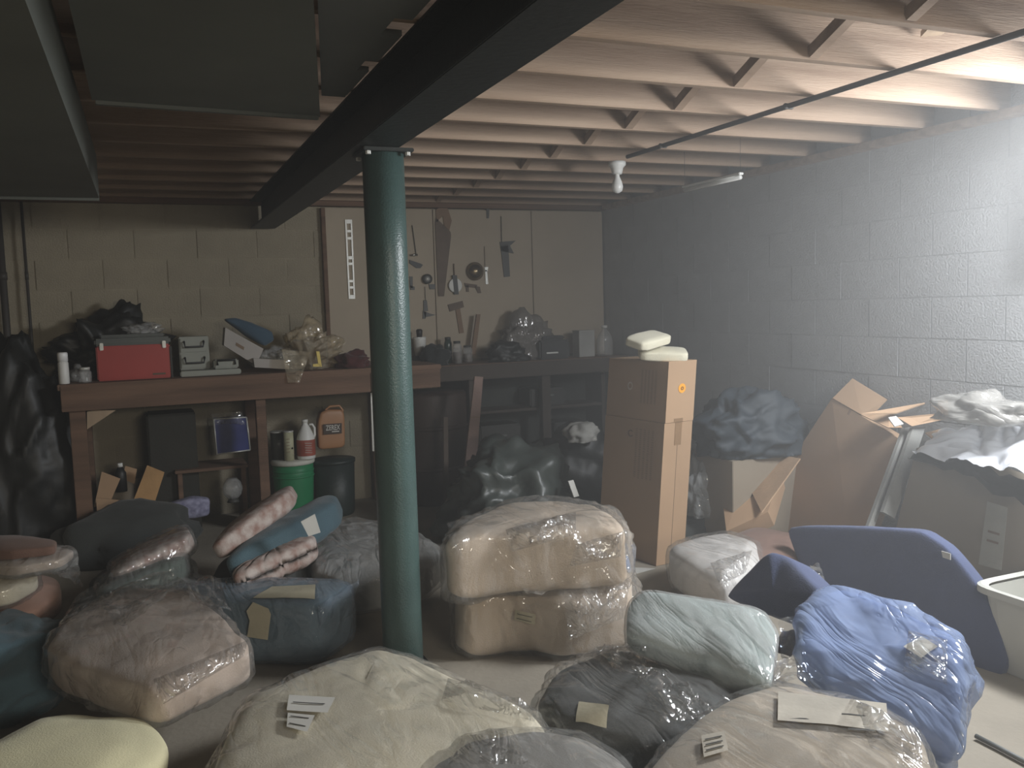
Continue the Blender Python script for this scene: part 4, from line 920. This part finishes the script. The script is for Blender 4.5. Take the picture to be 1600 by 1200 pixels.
# dark bags left of the stack
o = blob('dark_green_bag', (2.05, 5.0, 0), (.40, .35, .62), mat('dark_green_bag_film', (.05, .06, .055), .4, .1, 4, .3, 10), amp=.14, ridge=.2, seed=61, sub=5); tag(o, 'big dark grey-green bag left of the carton stack', 'bag')
o = blob('pale_cushion', (WY(925, 680, 5.1).x, 5.25, .52), (.11, .11, .13), mat('dull_white_cotton', (.42, .41, .38), .9), amp=.14, ridge=.1, seed=62); tag(o, 'pale rounded cushion peeping out behind the carton stack', 'cushion')
o = blob('black_heap', (2.75, 5.45, 0), (.32, .3, .58), M_blackbag, amp=.14, ridge=.2, seed=63, sub=4); tag(o, 'low black bag heap behind the dark grey-green bag', 'bag')
o = poly('white_tag', [(888, 752, 4.6), (896, 750, 4.6), (905, 775, 4.6), (897, 777, 4.6)], .01, M_white, 'small white tag stuck on the dark grey-green bag', 'tag')
# ---- white bin
c = W(1567, 1085, 0)+Vector((.16, -.05, 0))
t = thing('white_bin', (c.x+.2, c.y, 0), 'white plastic storage bin cut off by the right edge', 'bin')
def binpart(name, r):
    bm = bmesh.new(); rings = []
    for (hx, hy, z) in r:
        ring_ = []
        for k in range(32):
            a = 2*math.pi*k/32; cx_, sy_ = math.cos(a), math.sin(a)
            ring_.append(bm.verts.new((math.copysign(abs(cx_)**.35, cx_)*hx, math.copysign(abs(sy_)**.35, sy_)*hy, z)))
        rings.append(ring_)
    for a, b in zip(rings, rings[1:]):
        for k in range(32): bm.faces.new((a[k], a[(k+1) % 32], b[(k+1) % 32], b[k]))
    if name == 'bin_body': bm.faces.new(rings[0][::-1]); bm.faces.new(rings[-1])
    return bmo(name, bm, mat('milky_plastic', (.60, .60, .55), .45, .04, 4, .02, 20), t, (c.x+.19, c.y+.10, 0), smooth=False)
binpart('bin_body', [(.18, .14, 0.002), (.215, .175, .31), (.21, .17, .31), (.175, .135, .012)])
binpart('rim', [(.212, .172, .305), (.24, .20, .30), (.24, .20, .325), (.23, .19, .33), (.208, .168, .322)])
# strewn floor piece at lower right
o = tube('floor_cord', [W(1525, 1150, .012), W(1560, 1168, .012), W(1620, 1200, .012)], .008, M_duct2); tag(o, 'pale cord lying on the floor by the white bin', 'cord')

# gathered, glinting folds of the polythene where the bags are bunched
F_shine = film('crinkled_polythene', cloud=.06, scale=8, bump=.9, rough=.12, body=(.9, .9, .88))
def crinkle(label_start, quad, lift=.014, ridge=.022, seed=0, nu=34, nv=26):
    o = next(q for q in C.objects if q.get('label', '').startswith(label_start))
    if o.name not in _BV: BVH(o)
    bv = _BV[o.name]; e = Vector((0, 0, EYE)); G = []; Q = [Vector((x, y, 0)) for x, y in quad]; sd = Vector((seed*3.1, seed*1.7, seed))
    last = None
    for i in range(nu+1):
        for j in range(nv+1):
            u, v = i/nu, j/nv; q = (Q[0].lerp(Q[1], u)).lerp(Q[3].lerp(Q[2], u), v)
            d = ray(q.x, q.y).normalized(); h, n, _, dist = bv.ray_cast(e, d)
            if h is None or (last is not None and abs(dist-last) > .25): p = e+d*(last or 3); n = -d
            else: p = h; last = dist
            if n.dot(d) > 0: n = -n
            edge = min(u, 1-u, v, 1-v)
            G.append(p+(n*.6-d*.4)*(.003+min(1, edge*5)*(lift+ridge*rid(p*9+sd)+ridge*.7*rid(p*17-sd, 1)+.004*noise.noise(p*30))))
    return mo('plastic_fold', G, [(i*(nv+1)+j, (i+1)*(nv+1)+j, (i+1)*(nv+1)+j+1, i*(nv+1)+j+1) for i in range(nu) for j in range(nv)], F_shine, o, smooth=True)
crinkle('large cream tufted', [(700, 1060), (840, 1108), (835, 1128), (690, 1095)], seed=1)
crinkle('large beige cushion', [(1330, 1090), (1440, 1140), (1440, 1195), (1360, 1170)], seed=2)
crinkle('tan cushion with a paper label', [(880, 925), (985, 905), (975, 965), (890, 1000)], seed=3, ridge=.03)
crinkle('tan cushion in gleaming', [(790, 828), (900, 800), (900, 835), (800, 862)], seed=4, ridge=.026)
crinkle('tan cushion in gleaming', [(900, 850), (975, 830), (970, 870), (890, 885)], seed=14, ridge=.026)
crinkle('charcoal cushion', [(985, 1040), (1040, 1045), (1130, 1120), (1030, 1130)], seed=5, ridge=.04)
crinkle('charcoal cushion', [(930, 1010), (1010, 1010), (1010, 1060), (960, 1050)], seed=6, ridge=.04)
crinkle('dusty beige crumpled', [(240, 1062), (388, 1000), (380, 1026), (255, 1100)], seed=7)
crinkle('periwinkle blue', [(1420, 985), (1480, 1000), (1480, 1070), (1410, 1050)], seed=8, ridge=.03)
crinkle('off-white cushion', [(1110, 880), (1175, 860), (1165, 895), (1125, 915)], seed=9)
crinkle('pale grey cushion', [(720, 1150), (800, 1140), (830, 1195), (700, 1195)], seed=10)
# ------------------------------------------------------------------ haze volume added to imitate the window's veiling glare, thicker towards it
hm = bpy.data.materials.new('glare_haze'); hm.use_nodes = True; N = hm.node_tree.nodes; L_ = hm.node_tree.links; N.remove(N['Principled BSDF'])
vs = N.new('ShaderNodeVolumeScatter'); vs.inputs['Color'].default_value = (.98, .99, 1, 1); vs.inputs['Anisotropy'].default_value = .2
tc = N.new('ShaderNodeTexCoord'); sx = N.new('ShaderNodeSeparateXYZ'); L_.new(tc.outputs['Object'], sx.inputs[0])
mr = N.new('ShaderNodeMapRange'); mr.interpolation_type = 'SMOOTHSTEP'
mr.inputs['From Min'].default_value = -.3; mr.inputs['From Max'].default_value = 3.05; mr.inputs['To Min'].default_value = .018; mr.inputs['To Max'].default_value = .095
L_.new(sx.outputs[0], mr.inputs['Value']); L_.new(mr.outputs[0], vs.inputs['Density'])
L_.new(vs.outputs[0], N['Material Output'].inputs['Volume'])
bm = bmesh.new(); add_box(bm, (0, 0, 0), (XR-XL-.004, YB-YF-.004, ZC-.004))
o = bmo('glare_haze', bm, hm, None, ((XL+XR)/2, (YB+YF)/2, ZC/2)); o['kind'] = 'stuff'; tag(o, 'thin haze added for the window glare, thickest towards the right wall', 'haze')
